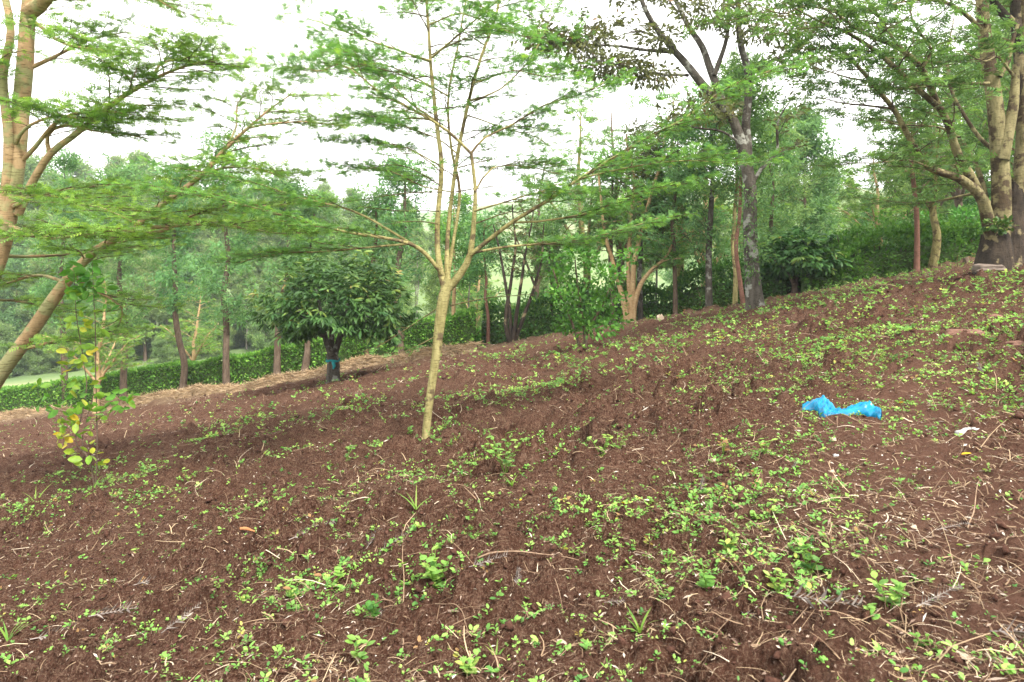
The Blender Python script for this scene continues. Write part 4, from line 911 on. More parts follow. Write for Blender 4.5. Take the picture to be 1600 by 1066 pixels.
tag(link('mulch_ridge', mesh_np('mulch', Vm, [Fm], M['mulch'], Tm)), 'long ridge of dry tan mulch lying along the foot of the hedge', 'mulch', kind='stuff')
xm = np.linspace(-24, -1, 240); sm = np.linspace(-1, 1, 12); XM, SM = np.meshgrid(xm, sm, indexing='ij')
offm = -1.0 + .5 * np.sin(XM * .9) + .25 * np.sin(XM * 2.3); YM = edge(XM) + offm + SM * .85
HM = (.13 + .24 * fbm(XM * .8, XM * 0 + 9, 71, 3) * 1.3) * np.exp(-(SM * .85 / .45) ** 2) * (.75 + .5 * fbm(XM * 4, YM * 4, 74, 3)) + base_h(XM, YM) - .03 - .1 * (np.abs(SM) > .95)
i = (np.arange(239)[:, None] * 12 + np.arange(11)[None]).ravel()
m_, t_, out_ = newmat('packed_mulch'); p_ = N(t_, 'ShaderNodeBsdfPrincipled'); p_.inputs['Roughness'].default_value = .95
t_.links.new(ramp(t_, noise(t_, 25, 7, objvec(t_), .7), [(.35, (.13, .08, .045)), (.65, (.34, .25, .15))]), p_.inputs['Base Color']); t_.links.new(p_.outputs[0], out_.inputs[0])
tag(link('mulch_bed', mesh_np('mulch_bed', np.stack([XM, YM, HM], -1).reshape(-1, 3), [np.stack([i, i + 12, i + 13, i + 1], -1)], m_, None, True)), kind='structure')

# ------------------------------------------------------------------ things lying and growing on the soil
def pick(n, wfun, ymin=1.6, ymax=27, p=1.6):
    """points on the field seen evenly across the picture, thinned by a density function"""
    xs, ys2 = [], []
    tot = 0
    while tot < n:
        m = n * 3; y = ymin * (ymax / ymin) ** (rng.random(m) ** (1 / p)); x = rng.uniform(-.95, .95, m) * (y + .5)
        k = (rng.random(m) < wfun(x, y)) & (y < edge(x) + .3); xs.append(x[k]); ys2.append(y[k]); tot += k.sum()
    return np.concatenate(xs)[:n], np.concatenate(ys2)[:n]
# patches of weeds by place in the field
patch = []
for u, v, r_, w_ in [(1420, 560, 1.6, 1.3), (1560, 560, 1.3, 1.4), (1300, 590, 1.2, .9), (1350, 540, 1.0, 1.2), (1500, 600, .8, 1.2), (1180, 610, .9, .7), (780, 735, .55, 1), (860, 720, .5, .6), (690, 890, .28, 1), (680, 930, .2, 1), (640, 760, .5, .5), (500, 860, .25, .7), (380, 930, .25, .8), (510, 940, .3, .9), (420, 800, .5, .5),
                     (1250, 900, .4, .7), (1230, 850, .4, .7), (1110, 930, .3, .5), (940, 710, .4, .7), (1180, 720, .5, .6), (1130, 780, .5, .5), (450, 720, .5, .4), (1270, 480, 2.5, .45), (1450, 640, .9, .8), (1060, 540, 2, .45), (880, 600, 1.5, .45), (230, 800, .4, .4), (60, 830, .4, .5), (1500, 480, 2.0, .35), (1380, 770, .5, .3), (560, 790, .4, .5)]:
    q = ground(u, v); patch.append((q.x, q.y, r_, w_))
def wweed(x, y):
    w = .035 + .40 * ss(.56, .72, fbm(x * .75, y * .75, 81, 3)) + .12 * ss(.5, .7, fbm(x * 3, y * 3, 83, 2))
    for a, b_, r_, w_ in patch: w = np.maximum(w, w_ * np.exp(-((x - a) ** 2 + (y - b_) ** 2) / (r_ * r_)) * (.45 + .9 * ss(.35, .6, vn(x * 5, y * 5, 85))))
    w = w * (1 - .6 * path_w(x, y)) * (1 - .75 * ss(-5, -9, x) * 1.0) * (1 - .85 * ss(-4.5, -1.5, (y - edge(x))) * ss(1, -4, x))
    return np.clip(w, 0, 1)
n = 20000
x, y = pick(n, wweed, ymax=24, p=1.12); z = height(x, y)
nl = rng.integers(3, 8, n); idx = np.repeat(np.arange(n), nl); m = len(idx)
a = rng.uniform(0, 6.28, m); el = rng.uniform(.05, .75, m)
far_s = 1 + 1.5 * ss(5, 14, y)      # nearer the camera only smaller seedlings were traced
hs = np.minimum(rng.gamma(1.7, .0062, n) + .005, .027) * far_s
D = np.stack([np.cos(a) * np.cos(el), np.sin(a) * np.cos(el), np.sin(el)], -1)
base = np.stack([x, y, z], -1)[idx] + np.stack([np.zeros(m), np.zeros(m), rng.random(m) * hs[idx] * 1.3], -1) + D * .006
sz = (hs[idx] * rng.uniform(.4, 1.3, m) * .95 + .004)
ti = np.clip(rng.normal(.48, .22, n)[idx] + rng.normal(0, .12, m), 0, 1)
big_ = y[idx] < 3.6
V1, F1_, T1_ = scatter(HEXL[0], HEXL[1], base[big_], frames(D[big_], spin=.3), sz[big_], ti[big_])
V2, F2_, T2_ = scatter(DIAW[0], DIAW[1], base[~big_], frames(D[~big_], spin=.4), sz[~big_] * 1.1, ti[~big_])
tag(link('seedlings', mesh_np('seedlings', np.concatenate([V1, V2]), [F1_, F2_ + len(V1)], M['weed'], np.concatenate([T1_, T2_]))), 'countless small green seedlings sprouting all over the dug soil', 'weeds', kind='stuff')

# straw, stalks and root fibres
def wst(x, y): return np.clip(.32 + .5 * ss(.45, .65, fbm(x * .9, y * .9, 91, 3)) + .5 * ss(.5, 2.5, x) * ss(9, 4, y) + .6 * ss(-3.5, -1, y - edge(x)), 0, 1)
Vs, Fs2, Ts, off = [], [], [], 0
for k in range(8):
    n = 3300; x, y = pick(n, wst, p=1.1); z = height(x, y)
    tt = np.linspace(0, 1, 4); cb_ = rng.normal(0, 1, 2) * (.09, .025) ; cy_ = cb_[0] * np.sin(tt * 3.1) + cb_[1] * np.sin(tt * 6.3); cz_ = .10 * np.sin(tt * 3.1) * rng.uniform(.2, 1)
    tv = []
    for q in range(4): wq = 1 - .5 * tt[q]; tv += [(tt[q], cy_[q], cz_[q], -wq), (tt[q], cy_[q], cz_[q], wq)]
    tv = np.array(tv); tf = np.array([(2 * q, 2 * q + 1, 2 * q + 3, 2 * q + 2) for q in range(3)])
    ln = (rng.gamma(1.7, .03, n) + .02) * (1 + .05 * y); a = rng.uniform(0, 6.28, n); wd = (.0007 + .0019 * rng.random(n) ** 3) * (1 + .16 * y)
    D = np.stack([np.cos(a), np.sin(a), np.where(rng.random(n) < .3, rng.uniform(0, .9, n), rng.normal(0, .08, n))], -1); Mx = frames(D, spin=.25)
    loc = tv[None, :, :3] * ln[:, None, None]; loc[:, :, 1] += tv[None, :, 3] * wd[:, None]
    Vv = np.einsum('nij,nkj->nki', Mx, loc) + np.stack([x, y, z + .006 + .008 * rng.random(n)], -1)[:, None]
    Vs.append(Vv.reshape(-1, 3)); Fs2.append((tf[None] + (np.arange(n) * 8)[:, None, None]).reshape(-1, 4) + off); off += n * 8; Ts.append(np.repeat(rng.random(n) ** 2.2, 3))
tag(link('dry_stalks', mesh_np('dry_stalks', np.concatenate(Vs), [np.concatenate(Fs2)], M['straw'], np.concatenate(Ts))), 'dry straw and root fibres strewn over the dug soil', 'straw', kind='stuff')
# flat flakes: chopped leaf litter
n = 25000; x, y = pick(n, wst, p=1.25); z = height(x, y) + .004
a = rng.uniform(0, 6.28, n); D = np.stack([np.cos(a), np.sin(a), rng.normal(0, .3, n)], -1)
S_ = np.stack([rng.gamma(1.8, .008, n) + .006, np.full(n, .010) * rng.uniform(.5, 1.6, n), np.full(n, .02)], -1) * (1 + .07 * y)[:, None]
V1, F1_, T1_ = scatter(DIAW[0], DIAW[1], np.stack([x, y, z], -1), frames(D, spin=.5), S_, np.clip(rng.random(n) ** 1.5, 0, 1))
tag(link('leaf_litter', mesh_np('leaf_litter', V1, [F1_], M['deadleaf'], T1_)), 'scraps of dead leaves scattered across the soil', 'leaf litter', kind='stuff')
# loose clods and crumbs
ICO = None
def ico():
    v = np.array([(1, 0, 0), (0, 1, 0), (-1, 0, 0), (0, -1, 0), (0, 0, 1), (0, 0, -.6), (.62, .62, .5), (-.6, -.62, .45)])
    f = np.array([(0, 6, 4), (6, 1, 4), (1, 2, 4), (2, 7, 4), (7, 3, 4), (3, 0, 4), (0, 1, 6), (2, 3, 7), (1, 0, 5), (2, 1, 5), (3, 2, 5), (0, 3, 5)])
    return v, f
iv, if_ = ico()
n = 14000; x, y = pick(n, lambda x, y: np.clip(.2 + .8 * ss(.45, .62, fbm(x * 1.3, y * 1.3, 95, 3)), 0, 1) * (1 - .7 * path_w(x, y)), p=1.15); z = height(x, y)
r_ = (rng.gamma(1.6, .0045, n) + .0035) * (1 + .5 * ss(5, 15, y))
V1, F1_, T1_ = scatter(iv, if_, np.stack([x, y, z + r_ * .25], -1), frames(rng.normal(0, 1, (n, 3)), spin=.9), r_[:, None] * rng.uniform(.6, 1.4, (n, 3)))
V1 = V1 + rng.normal(0, 1, V1.shape) * np.repeat(r_, 8)[:, None] * .18
tag(link('soil_crumbs', mesh_np('soil_crumbs', V1, [F1_], M['clod'], T1_)), 'loose crumbs and clods of dark red-brown soil', 'soil', kind='stuff')
# grass blades in the rough edge and beyond hedge
n = 14000; x = rng.uniform(-34, 12, n); y = edge(x) + rng.uniform(2.2, 20, n) ** 1.0; z = base_h(x, y) - .02
a = rng.uniform(0, 6.28, n); D = np.stack([np.cos(a) * .35, np.sin(a) * .35, np.ones(n)], -1)
S_ = np.stack([rng.uniform(.2, .5, n), np.full(n, .12), np.full(n, .1)], -1)
V1, F1_, T1_ = scatter(DIA[0], DIA[1], np.stack([x, y, z], -1), frames(D, up=np.tile([1., 0, 0], (n, 1)), spin=.8), S_, np.clip(rng.normal(.4, .25, n) + .3 * ss(-18, -26, x), 0, 1))
tag(link('rough_grass', mesh_np('rough_grass', V1, [F1_], M['grass'], T1_)), 'rough pale grass growing on the slope beyond the hedge', 'grass', kind='stuff')

# ---- individual weeds one can pick out
wm = {}
def leafmesh(kind, t, mat):
    k = (kind, round(t, 1), mat)
    if k not in wm:
        tm = {'oval': OVAL, 'long': LONG, 'dia': DIAW}[kind]; wm[k] = mesh_np('leaf', tm[0], [tm[1]], M[mat], np.full(len(tm[1]), round(t, 1)), True)
    return wm[k]
from mathutils import Matrix
def put_leaf(root, p, d, s, t, kind='oval', mat='weed', wide=1.0, spin=.2):
    fr = frames(np.array([d], float), spin=spin)[0]; A = np.eye(4); A[:3, :3] = fr * np.array([s, s * wide, s]); A[:3, 3] = p
    o = link('leaf', leafmesh(kind, t, mat), root); o.matrix_local = Matrix(A.tolist())
def weed(u, v, hpx, label, kind='oval', nl=9, mat='weed', cat='weed', wide=1.0, t=.45):
    nl = int(nl * 1.7)
    b = ground(u, v); H = hpx / F * b.y; root = empty('weed_plant', b, label, cat, 'larger weeds in the soil'); w = Wood()
    k = 5 if H > .12 else 3
    for q in range(k):
        a = rng.uniform(0, 6.28); tip = np.array([math.cos(a) * H * .45, math.sin(a) * H * .45, H * rng.uniform(.7, 1)]); P, rr = curve([(0, 0, -.01), tip * .5 + (0, 0, H * .08), tip], [.0028, .0022, .0015], .03)
        w.tube(P, rr, 4); m = nl // k + 1
        for j in range(m):
            f = .25 + .75 * j / max(1, m - 1); p = P[int(f * (len(P) - 1))]; aa = j * 2.4 + rng.uniform(-.4, .4)
            put_leaf(root, p, (math.cos(aa), math.sin(aa), rng.uniform(.05, .5)), min(H * .42, .028 + .09 * H) * rng.uniform(.7, 1.35), np.clip(t + .1 + rng.normal(0, .18), 0, 1), kind, mat, wide)
    w2 = w.mesh('stem', M['grass'], False); link('stem', w2, root)
def tuft(u, v, hpx, label, n=7):
    b = ground(u, v); H = hpx / F * b.y; root = empty('grass_tuft', b, label, 'grass', 'green grass tufts in the soil')
    for k in range(n):
        a = rng.uniform(0, 6.28); e = rng.uniform(.7, 1.35); L_ = H * rng.uniform(.6, 1.1); d = np.array([math.cos(a) * math.cos(e), math.sin(a) * math.cos(e), math.sin(e)])
        sd_ = np.cross(d, (0, 0, 1.)); sd_ /= np.linalg.norm(sd_); wv = .003 + .02 * H; vs = []
        for q in range(5):
            t = q / 4; c = d * L_ * t + np.array([math.cos(a), math.sin(a), -1]) * L_ * .28 * t * t; ww = wv * (1 - t ** 1.6) * (.6 + .4 * min(1, t * 4)); vs += [c - sd_ * ww, c + sd_ * ww]
        fs = [(2 * q, 2 * q + 1, 2 * q + 3, 2 * q + 2) for q in range(4)]
        link('blade', mesh_np('blade', np.array(vs), [np.array(fs)], M['grass'], np.full(4, rng.uniform(.2, .8)), True), root)
weed(690, 695, 26, 'bright broad-leaved weed at the foot of the slender acacia', 'oval', 10, 'lime', t=.8, wide=1.3)
weed(540, 745, 30, 'blue-green rosette weed left below the slender acacia', 'long', 14, wide=1.5, t=.15)
weed(790, 765, 75, 'tallest weed, standing in the thick green patch in mid field', 'oval', 26, t=.3)
weed(940, 725, 36, 'left of two leafy weeds right of the tallest weed', 'oval', 14, t=.4)
weed(965, 722, 34, 'right of two leafy weeds right of the tallest weed', 'oval', 13, t=.4)
weed(680, 938, 52, 'dense heap of pale green clover-like leaves low in the centre', 'oval', 34, t=.5, wide=1.4)
weed(585, 985, 34, 'small dark green weed in a hollow in the lower centre', 'oval', 14, 'lime', t=.3, wide=1.2)
weed(1265, 920, 42, 'blue-green broad-leaved weed beside the red stem', 'oval', 16, t=.15, wide=1.2)
weed(1390, 975, 44, 'leafy weed low right of the blue-green broad-leaved one', 'oval', 20, t=.4)
weed(1365, 1008, 28, 'small weed just below the leafy one at lower right', 'oval', 10, t=.4)
weed(1135, 875, 40, 'bright upright weed left of the red stem', 'oval', 14, t=.55)
weed(1105, 965, 38, 'bright green weed at the bottom right of centre', 'oval', 12, 'lime', t=.7)
weed(1215, 975, 30, 'green weed near the grey fronds at lower right', 'oval', 12, t=.5)
weed(1440, 1018, 24, 'bright round-leaved weed near the bottom right corner', 'oval', 8, 'lime', t=.6, wide=1.2)
weed(1130, 725, 28, 'yellow-green weed below left of the blue sheet', 'oval', 10, t=.8)
weed(1195, 735, 24, 'pale weed below the left end of the blue sheet', 'oval', 10, t=.6)
weed(455, 965, 34, 'broad-leaved weed at lower left of centre', 'oval', 14, t=.45)
weed(520, 945, 36, 'yellow-green weed right of the broad-leaved weed at lower left', 'oval', 14, t=.65)
weed(560, 1052, 36, 'upright two-tiered seedling near the bottom edge left of centre', 'oval', 8, t=.3, wide=1.2)
weed(730, 1062, 34, 'reddish-green weed on the bottom edge in the centre', 'oval', 12, t=.6)
weed(380, 985, 26, 'small weed at the bottom left of the broad-leaved weed', 'oval', 8, t=.6)
weed(295, 765, 22, 'small bright weed right of the yellowing sapling', 'oval', 9, t=.5)
weed(1045, 900, 24, 'small weed in bare soil right of centre', 'oval', 8, t=.4)
weed(985, 860, 22, 'weed with narrow leaves in bare soil below mid field', 'long', 8, t=.5, wide=1.4)
tuft(55, 795, 42, 'grass tuft at the left edge near the sapling'); tuft(150, 845, 30, 'wide low grass tuft below the sapling', 6)
tuft(650, 815, 46, 'pair of upright grass blades left of the tallest weed', 5); tuft(700, 820, 26, 'short grass tuft in mid field', 5)
tuft(1000, 1010, 50, 'grass tuft at the bottom right of centre', 8); tuft(800, 775, 34, 'grass at the foot of the tallest weed', 6)
tuft(12, 1020, 52, 'grass tuft in the bottom left corner', 6); tuft(145, 800, 34, 'grass at the foot of the sapling', 5)
tuft(775, 1040, 38, 'small grass tuft near the bottom edge in the centre', 5)

# ---- foreground sapling with yellowing leaves (left)
b = ground(150, 780); Y = b.y
root = empty('sapling', b, 'spindly foreground sapling with yellowing oval leaves at left', 'sapling')
w = Wood(); stem = []
def st(l, r_, dy=0):
    P, rr = curve([at(u, v, Y + dy * i / max(1, len(l) - 1)) for i, (u, v) in enumerate(l)], r_, .06, .004); P = P - np.array(b); w.tube(P, rr, 7); return P
s1 = st([(150, 785), (146, 750), (138, 715), (118, 690), (128, 650), (135, 600), (128, 550), (120, 500), (118, 470), (115, 420)], [.013, .011, .010, .008, .007, .006, .005, .005, .004, .003])
s2 = st([(148, 775), (152, 700), (150, 600), (149, 520), (146, 450), (144, 400)], [.009, .008, .007, .006, .005, .003])
s3 = st([(128, 650), (150, 655), (185, 632)], [.005, .004, .002], -.2); s4 = st([(128, 650), (90, 640), (60, 618)], [.005, .004, .002], .2); s5 = st([(138, 715), (128, 690), (140, 640), (150, 600)], [.006, .005, .003])
link('stem', w.mesh('stem', M['brown']), root)
def lv(u, v, n, ru, rv, size, t, tv=.12):
    for k in range(n):
        p = np.array(at(u + rng.normal(0, ru), v + rng.normal(0, rv), Y + rng.normal(0, ru * .8) / F * Y)) - np.array(b); a = rng.uniform(0, 6.28)
        put_leaf(root, p, (math.cos(a), math.sin(a) * .6, rng.normal(-.15, .4)), 1.6 * size * rng.uniform(.7, 1.25), float(np.clip(t + rng.normal(0, tv), 0, 1)), 'oval', 'sapling', 1.0, 1.3)
lv(132, 425, 46, 17, 14, .085, .15); lv(150, 450, 26, 16, 14, .08, .2); lv(115, 455, 14, 10, 8, .08, .35); lv(125, 500, 10, 14, 6, .085, .7); lv(128, 540, 12, 18, 8, .085, .75); lv(120, 570, 12, 16, 8, .08, .65)
lv(125, 600, 16, 22, 8, .08, .6); lv(120, 630, 22, 28, 12, .08, .5); lv(185, 625, 22, 14, 10, .075, .4); lv(85, 635, 18, 16, 10, .075, .3); lv(120, 660, 26, 22, 12, .08, .65); lv(105, 690, 14, 12, 8, .075, .8); lv(145, 715, 12, 18, 12, .085, .75); lv(165, 640, 10, 14, 8, .075, .5)

# ---- blue plastic sheet
def sheet(p0, p1, wid, h, mat, name, label, cat, nu=70, nv=22, seed=0, amp=1.0):
    A, B = np.array(p0), np.array(p1); d = B - A; Lh = np.linalg.norm(d[:2]); ax = d[:2] / Lh; nx = np.array([-ax[1], ax[0]])
    u = np.linspace(0, 1, nu); v = np.linspace(-1, 1, nv); Ug, Vg = np.meshgrid(u, v, indexing='ij')
    wv = wid * (.12 + .88 * np.sin(np.pi * np.clip(Ug, .0, 1) ** .8) ** .6) * (.75 + .5 * fbm(Ug * 6, Ug * 0 + seed, 3 + seed, 2)); cl = .06 * np.sin(Ug * 9 + seed) * amp
    X = A[0] + ax[0] * Ug * Lh + nx[0] * (Vg * wv + cl); Yy = A[1] + ax[1] * Ug * Lh + nx[1] * (Vg * wv + cl)
    hump = h * (1.0 * np.exp(-((Ug - .25) / .2) ** 2) + .75 * np.exp(-((Ug - .8) / .14) ** 2) + .35) * np.sqrt(np.clip(1 - Vg ** 2, 0, 1))
    cr_ = (1 - np.abs(2 * fbm(Ug * 9 + Vg * 1.2, Vg * 2.4 + Ug * 3, 7 + seed, 3) - 1)) ** 2 * h * .8 + (1 - np.abs(2 * fbm(Ug * 20, Vg * 5 + Ug * 6, 9, 2) - 1)) ** 2 * h * .35
    Z = height(X, Yy) * .35 + base_h(X, Yy) * .65 + .02 + hump + cr_ * (.35 + .65 * np.sqrt(np.clip(1 - Vg ** 2, 0, 1))) - .03 * (np.abs(Vg) > .97)
    V = np.stack([X, Yy, Z], -1).reshape(-1, 3); c = V.mean(0); c[2] = V[:, 2].min(); i = (np.arange(nu - 1)[:, None] * nv + np.arange(nv - 1)[None]).ravel()
    o = link(name, mesh_np(name, V - c, [np.stack([i, i + nv, i + nv + 1, i + 1], -1)], mat, None, True), None, Vector(c)); o.modifiers.new('s', 'SOLIDIFY').thickness = .003
    return tag(o, label, cat)
sheet(ground(1254, 656), ground(1374, 664), .085, .06, M['blue'], 'plastic_sheet', 'crumpled bright blue plastic sheet lying on the soil at right', 'plastic sheet')
sheet(ground(1492, 684), ground(1530, 680), .035, .010, M['white'], 'plastic_scrap', 'small crumpled white plastic scrap right of the blue sheet', 'litter', 24, 10, 3, .3)

# ---- rocks
def rock(u, v, wpx, hpx, mat, label, name='rock', dep=.7, cat='rock', tilt=0, box=False):
    b = ground(u, v); W_, H_ = wpx / F * b.y / 2, hpx / F * b.y * .75
    nu, nv = 28, 14; th = np.linspace(0, 2 * math.pi, nu, endpoint=False); ph = np.linspace(-.5, math.pi / 2, nv)
    TH, PH = np.meshgrid(th, ph); e = .5 if not box else .25
    sg = lambda q, p: np.sign(q) * np.abs(q) ** p
    X = sg(np.cos(TH), e * 1.6) * np.cos(PH) ** (e * 1.2); Y_ = sg(np.sin(TH), e * 1.6) * np.cos(PH) ** (e * 1.2); Z = np.sin(PH)
    nn = 1 + .9 * (fbm(X * 2 + u, Y_ * 2 + Z * 2, 5, 4) - .5)
    V = np.stack([X * W_ * nn, Y_ * W_ * dep * nn, Z * H_ * (nn + .15 * X * (0 if box else 1))], -1).reshape(-1, 3)
    f = []
    for a in range(nv - 1):
        for c in range(nu): f.append((a * nu + c, a * nu + (c + 1) % nu, (a + 1) * nu + (c + 1) % nu, (a + 1) * nu + c))
    o = link(name, mesh_np(name, V, [np.array(f)], mat, None, False), None, b); o.rotation_euler = (0, tilt, rng.uniform(-.3, .3)); return tag(o, label, cat)
rock(1500, 535, 46, 16, M['rock'], 'broad low red-brown rock in the soil at upper right')
rock(1522, 545, 30, 9, M['rock'], 'flat shard at the foot of the broad low rock')
rock(1556, 507, 26, 12, M['rock'], 'small pointed red-brown rock above right of the broad one')
rock(1592, 562, 34, 9, M['rock'], 'low rounded rock at the right edge')
rock(1547, 438, 40, 10, M['slab'], 'grey stone block at the foot of the giant acacia', 'stone_block', .5, 'stone', 0, True)
rock(1034, 506, 9, 15, M['palerock'], 'pale tan upright stone leaning at the field edge', 'upright_stone', .4, 'stone', -.35, True)
rock(1509, 418, 7, 13, M['brown'], 'short sawn stump in front of the hedge left of the giant acacia', 'tree_stump', 1, 'stump', 0, True)
rock(545, 640, 16, 12, M['clod'], 'lone dark lump of soil left of the slender acacia', 'soil_clod', .9, 'clod')
for u, v, lb in [(1115, 737, 'pale stone below left of the blue sheet'), (1302, 700, 'small pale stone below the blue sheet'), (1300, 745, 'small whitish stone beneath the pale one in the track'), (1306, 722, 'tiny bluish white stone by a dark hole'), (1428, 847, 'little oval white pebble at lower right'), (835, 836, 'little pale stone in the middle of the soil'), (1248, 865, 'pale flake of stone in the weeds at lower right')]:
    rock(u, v, 10, 4, M['palerock'] if v != 722 else M['white'], lb, 'pebble', .7, 'stone')

# ---- fallen yellow leaves, husk, sticks, dry fronds
def fallen(u, v, wpx, label, mat='yellow'):
    b = ground(u, v); s_ = wpx / F * b.y; nv_ = OVAL[0] * (s_, s_ * 1.4, s_) ; o = link('fallen_leaf', mesh_np('fallen_leaf', nv_, [OVAL[1]], M[mat], np.full(8, .6), True), None, b + Vector((0, 0, .012)))
    o.rotation_euler = (rng.normal(0, .25), rng.normal(0, .25), rng.uniform(-.5, .5)); tag(o, label, 'leaf')
for u, v, s_, lb in [(1405, 634, 15, 'large yellow fallen leaf right of the blue sheet'), (1502, 728, 15, 'yellow fallen leaf below the white plastic scrap'), (970, 804, 16, 'yellow fallen leaf on bare soil in the centre'), (811, 807, 9, 'small orange fallen leaf left of the yellow one in the centre'), (1098, 640, 7, 'tiny yellow fallen leaf left of the blue sheet'), (752, 755, 9, 'yellow leaf at the edge of the thick green patch')]: fallen(u, v, s_, lb)
for u, v, s_, lb in [(1200, 860, 26, 'curled pale dead leaf in the weeds at lower right'), (870, 1035, 22, 'pale upright dead leaf near the bottom centre'), (1490, 1045, 24, 'grey dead leaf near the bottom right corner'), (1195, 1015, 20, 'light brown dead leaf near the grey fronds')]: fallen(u, v, s_, lb, 'deadleaf')
def stick(pts, r_, label, mat='stick', lift=None, name='stick'):
    P = []
    for i, (u, v) in enumerate(pts):
        q = ground(u, v); P.append(q + Vector((0, 0, r_ + .008 + (lift[i] if lift else 0))))
    r_ = r_ * .62; c, rr = curve(P, [r_, r_ * .9, r_ * .4], .03, .007); b = P[0]; w = Wood(); w.tube(c - np.array(b), rr, 6); tag(link(name, w.mesh(name, M[mat]), None, b), label, 'stick')
stick([(1318, 671), (1350, 673), (1405, 672)], .006, 'thin straight stick lying just below the blue sheet')
stick([(748, 925), (810, 915), (905, 903)], .007, 'long stick lying across the soil in the lower centre', lift=[0, .03, .04])
stick([(628, 1028), (630, 960), (627, 905)], .006, 'upright pale stalk in the lower centre', lift=[0, .02, .06])
stick([(578, 938), (605, 958), (628, 978)], .006, 'slanting pale stick leaning on the upright stalk', lift=[0, .01, .03])
stick([(1512, 848), (1522, 820), (1526, 790)], .006, 'dark stick standing up at lower right', lift=[0, .02, .06])
stick([(1455, 880), (1500, 895), (1560, 915)], .006, 'long thin stick lying at the right edge')
stick([(1228, 785), (1280, 808), (1330, 832)], .006, 'long tan stick crossing the weeds at right of centre', lift=[0, .02, 0])
stick([(1325, 895), (1350, 912), (1365, 925)], .005, 'short pale stick right of the broad-leaved weed')
stick([(1140, 1060), (1205, 1035), (1260, 1000)], .006, 'dark stick near the bottom edge at lower right')
stick([(1065, 1062), (1100, 1040), (1145, 1022)], .005, 'pale stick near the bottom edge right of centre')
stick([(855, 918), (868, 945), (880, 970)], .004, 'thin reddish stalk slanting down from the long stick', lift=[.04, .02, 0])
stick([(680, 965), (715, 990), (735, 1020)], .004, 'thin curved stalk right of the upright pale stalk', lift=[0, .03, 0])
stick([(1158, 905), (1190, 908), (1225, 916)], .0045, 'dark red fleshy stem lying among weeds at lower right', 'redstem', name='red_stem')
stick([(480, 868), (540, 858), (575, 850)], .003, 'thin curved root on the soil left of centre', lift=[0, .03, 0])
stick([(835, 1045), (862, 1062), (900, 1075)], .004, 'thin stalk on the bottom edge in the centre')
stick([(1330, 1000), (1420, 1010), (1500, 1025)], .006, 'long brown stick at the bottom right corner')
b = ground(380, 852); w = Wood(); P, rr = curve([(-.09, 0, .01), (-.04, .0, .045), (.02, 0, .05), (.09, .01, .02)], [.006, .013, .014, .007], .015, .002); w.tube(P, rr, 8)
w.tube([(-.02, -.02, .04), (-.02, -.03, -.01), (-.015, -.05, -.06)], [.004, .004, .003], 4)
tag(link('dry_husk', w.mesh('dry_husk', M['orangehusk']), None, b), 'curled orange-brown husk lying on a clod at left', 'husk')
fm, ff = [], []
def frond_mesh(seed):
    r = np.random.default_rng(seed); v = []; f = []
    for k in range(13):
        t = k / 12
        for s in (-1, 1):
            x0 = t; l = .34 * (1 - .5 * t) * r.uniform(.7, 1.1); e = (x0 + l * .7, s * l * .6, r.uniform(-.05, .22)); i = len(v)
            v += [(x0, 0, .02), (x0 + .03, 0, .02), ((x0 + e[0]) / 2 + .02, e[1] * .5 + .02, .04), e]; f += [(i, i + 1, i + 2), (i, i + 2, i + 3)]
    i = len(v); v += [(-.15, -.01, 0), (-.15, .01, 0), (1.1, 0, .05)]; f.append((i, i + 1, i + 2))
    return mesh_np('dry_frond', np.array(v), [np.array(f)], M['frond'], r.uniform(.2, .8, len(f)))
fmesh = [frond_mesh(k) for k in range(3)]
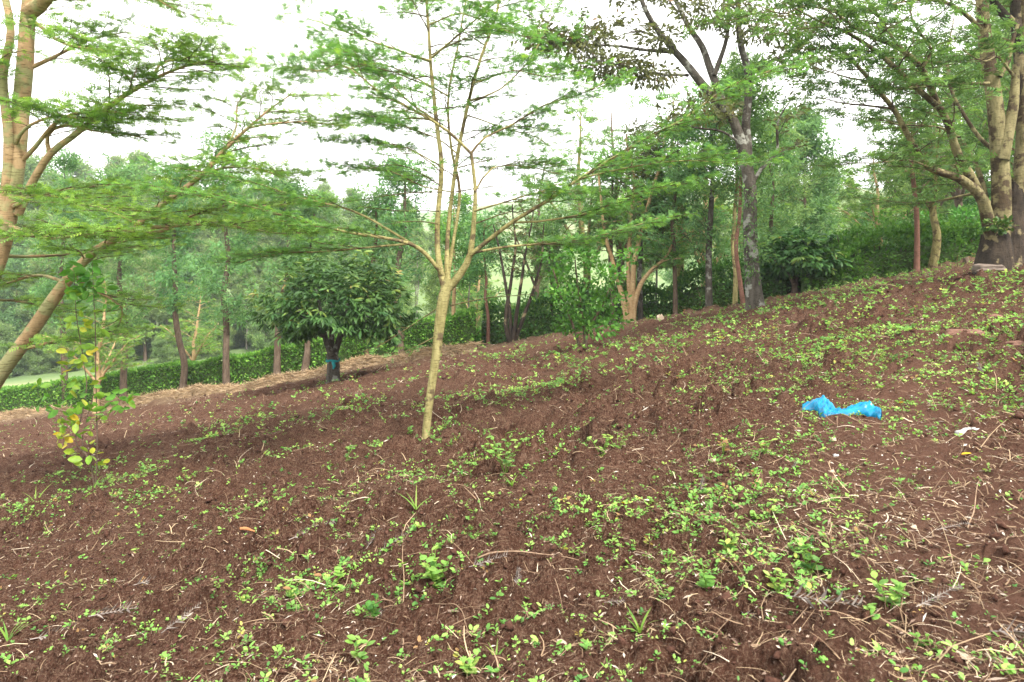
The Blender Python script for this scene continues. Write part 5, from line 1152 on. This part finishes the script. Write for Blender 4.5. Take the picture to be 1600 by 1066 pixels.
FR = [(150, 985, 70, .35, 'grey dry fern-like frond at lower left'), (60, 1010, 80, .2, 'long grey frond in the bottom left corner'), (575, 900, 50, 1.4, 'grey frond standing against a clod left of centre'), (600, 910, 48, .7, 'spiky grey frond beside the upright pale stalk'), (740, 935, 52, .15, 'grey frond under the long stick'), (808, 940, 40, 1.5, 'thin grey frond hanging below the long stick'),
      (1240, 1000, 90, -.6, 'long brushy grey frond at lower right'), (1120, 990, 60, -.8, 'grey frond left of the long brushy one'), (1470, 860, 45, .1, 'grey-white frond on the track at right'), (1560, 1010, 110, -.3, 'large dry frond in the bottom right corner'), (1440, 985, 70, .2, 'brown dry frond left of the large corner one'), (1095, 775, 32, 1.2, 'dark frond sticking up in mid soil'), (1240, 755, 24, 1.0, 'small grey frond on the track'), (215, 930, 60, .5, 'frond half buried at left'), (260, 1030, 56, .9, 'dark upright frond near the bottom left'),
      (310, 790, 40, .1, 'thin grey frond right of the sapling'), (590, 985, 45, .0, 'dark frond beside the small dark green weed'), (950, 985, 40, .1, 'brown frond in lower centre'), (1535, 600, 30, 1.2, 'grey frond at the right in the weeds'), (460, 875, 60, .3, 'tangled frond below the orange husk')]
for u, v, wpx, a, lb in FR:
    q = ground(u, v); o = link('dry_frond', fmesh[len(lb) % 3], None, q + Vector((0, 0, .02))); s_ = wpx / F * q.y; o.scale = (s_, s_, s_)
    o.rotation_euler = (.5 + rng.normal(0, .2), -rng.uniform(.0, .35), a); tag(o, lb, 'dry leaf', 'fallen fern-like fronds')

# ------------------------------------------------------------------ air
hm, ht, ho = newmat('haze_air'); pv = N(ht, 'ShaderNodeVolumePrincipled'); pv.inputs['Color'].default_value = (.86, .93, 1.0, 1); pv.inputs['Density'].default_value = .0007; pv.inputs['Anisotropy'].default_value = .2
ht.links.new(pv.outputs[0], ho.inputs['Volume'])
x0, x1, y0, y1, z0, z1 = -540, 540, -70, 780, -22, 55
hv = [(x, y, z) for x in (x0, x1) for y in (y0, y1) for z in (z0, z1)]
hf = [(0, 1, 3, 2), (4, 6, 7, 5), (0, 4, 5, 1), (2, 3, 7, 6), (0, 2, 6, 4), (1, 5, 7, 3)]
tag(link('haze', mesh_np('haze', np.array(hv), [np.array(hf)], hm)), kind='stuff')
tt = sum(len(m.polygons) * 1 for m in bpy.data.meshes); print('polygons', tt)
for m in sorted(bpy.data.meshes, key=lambda m: -len(m.polygons))[:24]: print(m.name, len(m.polygons), m.users)
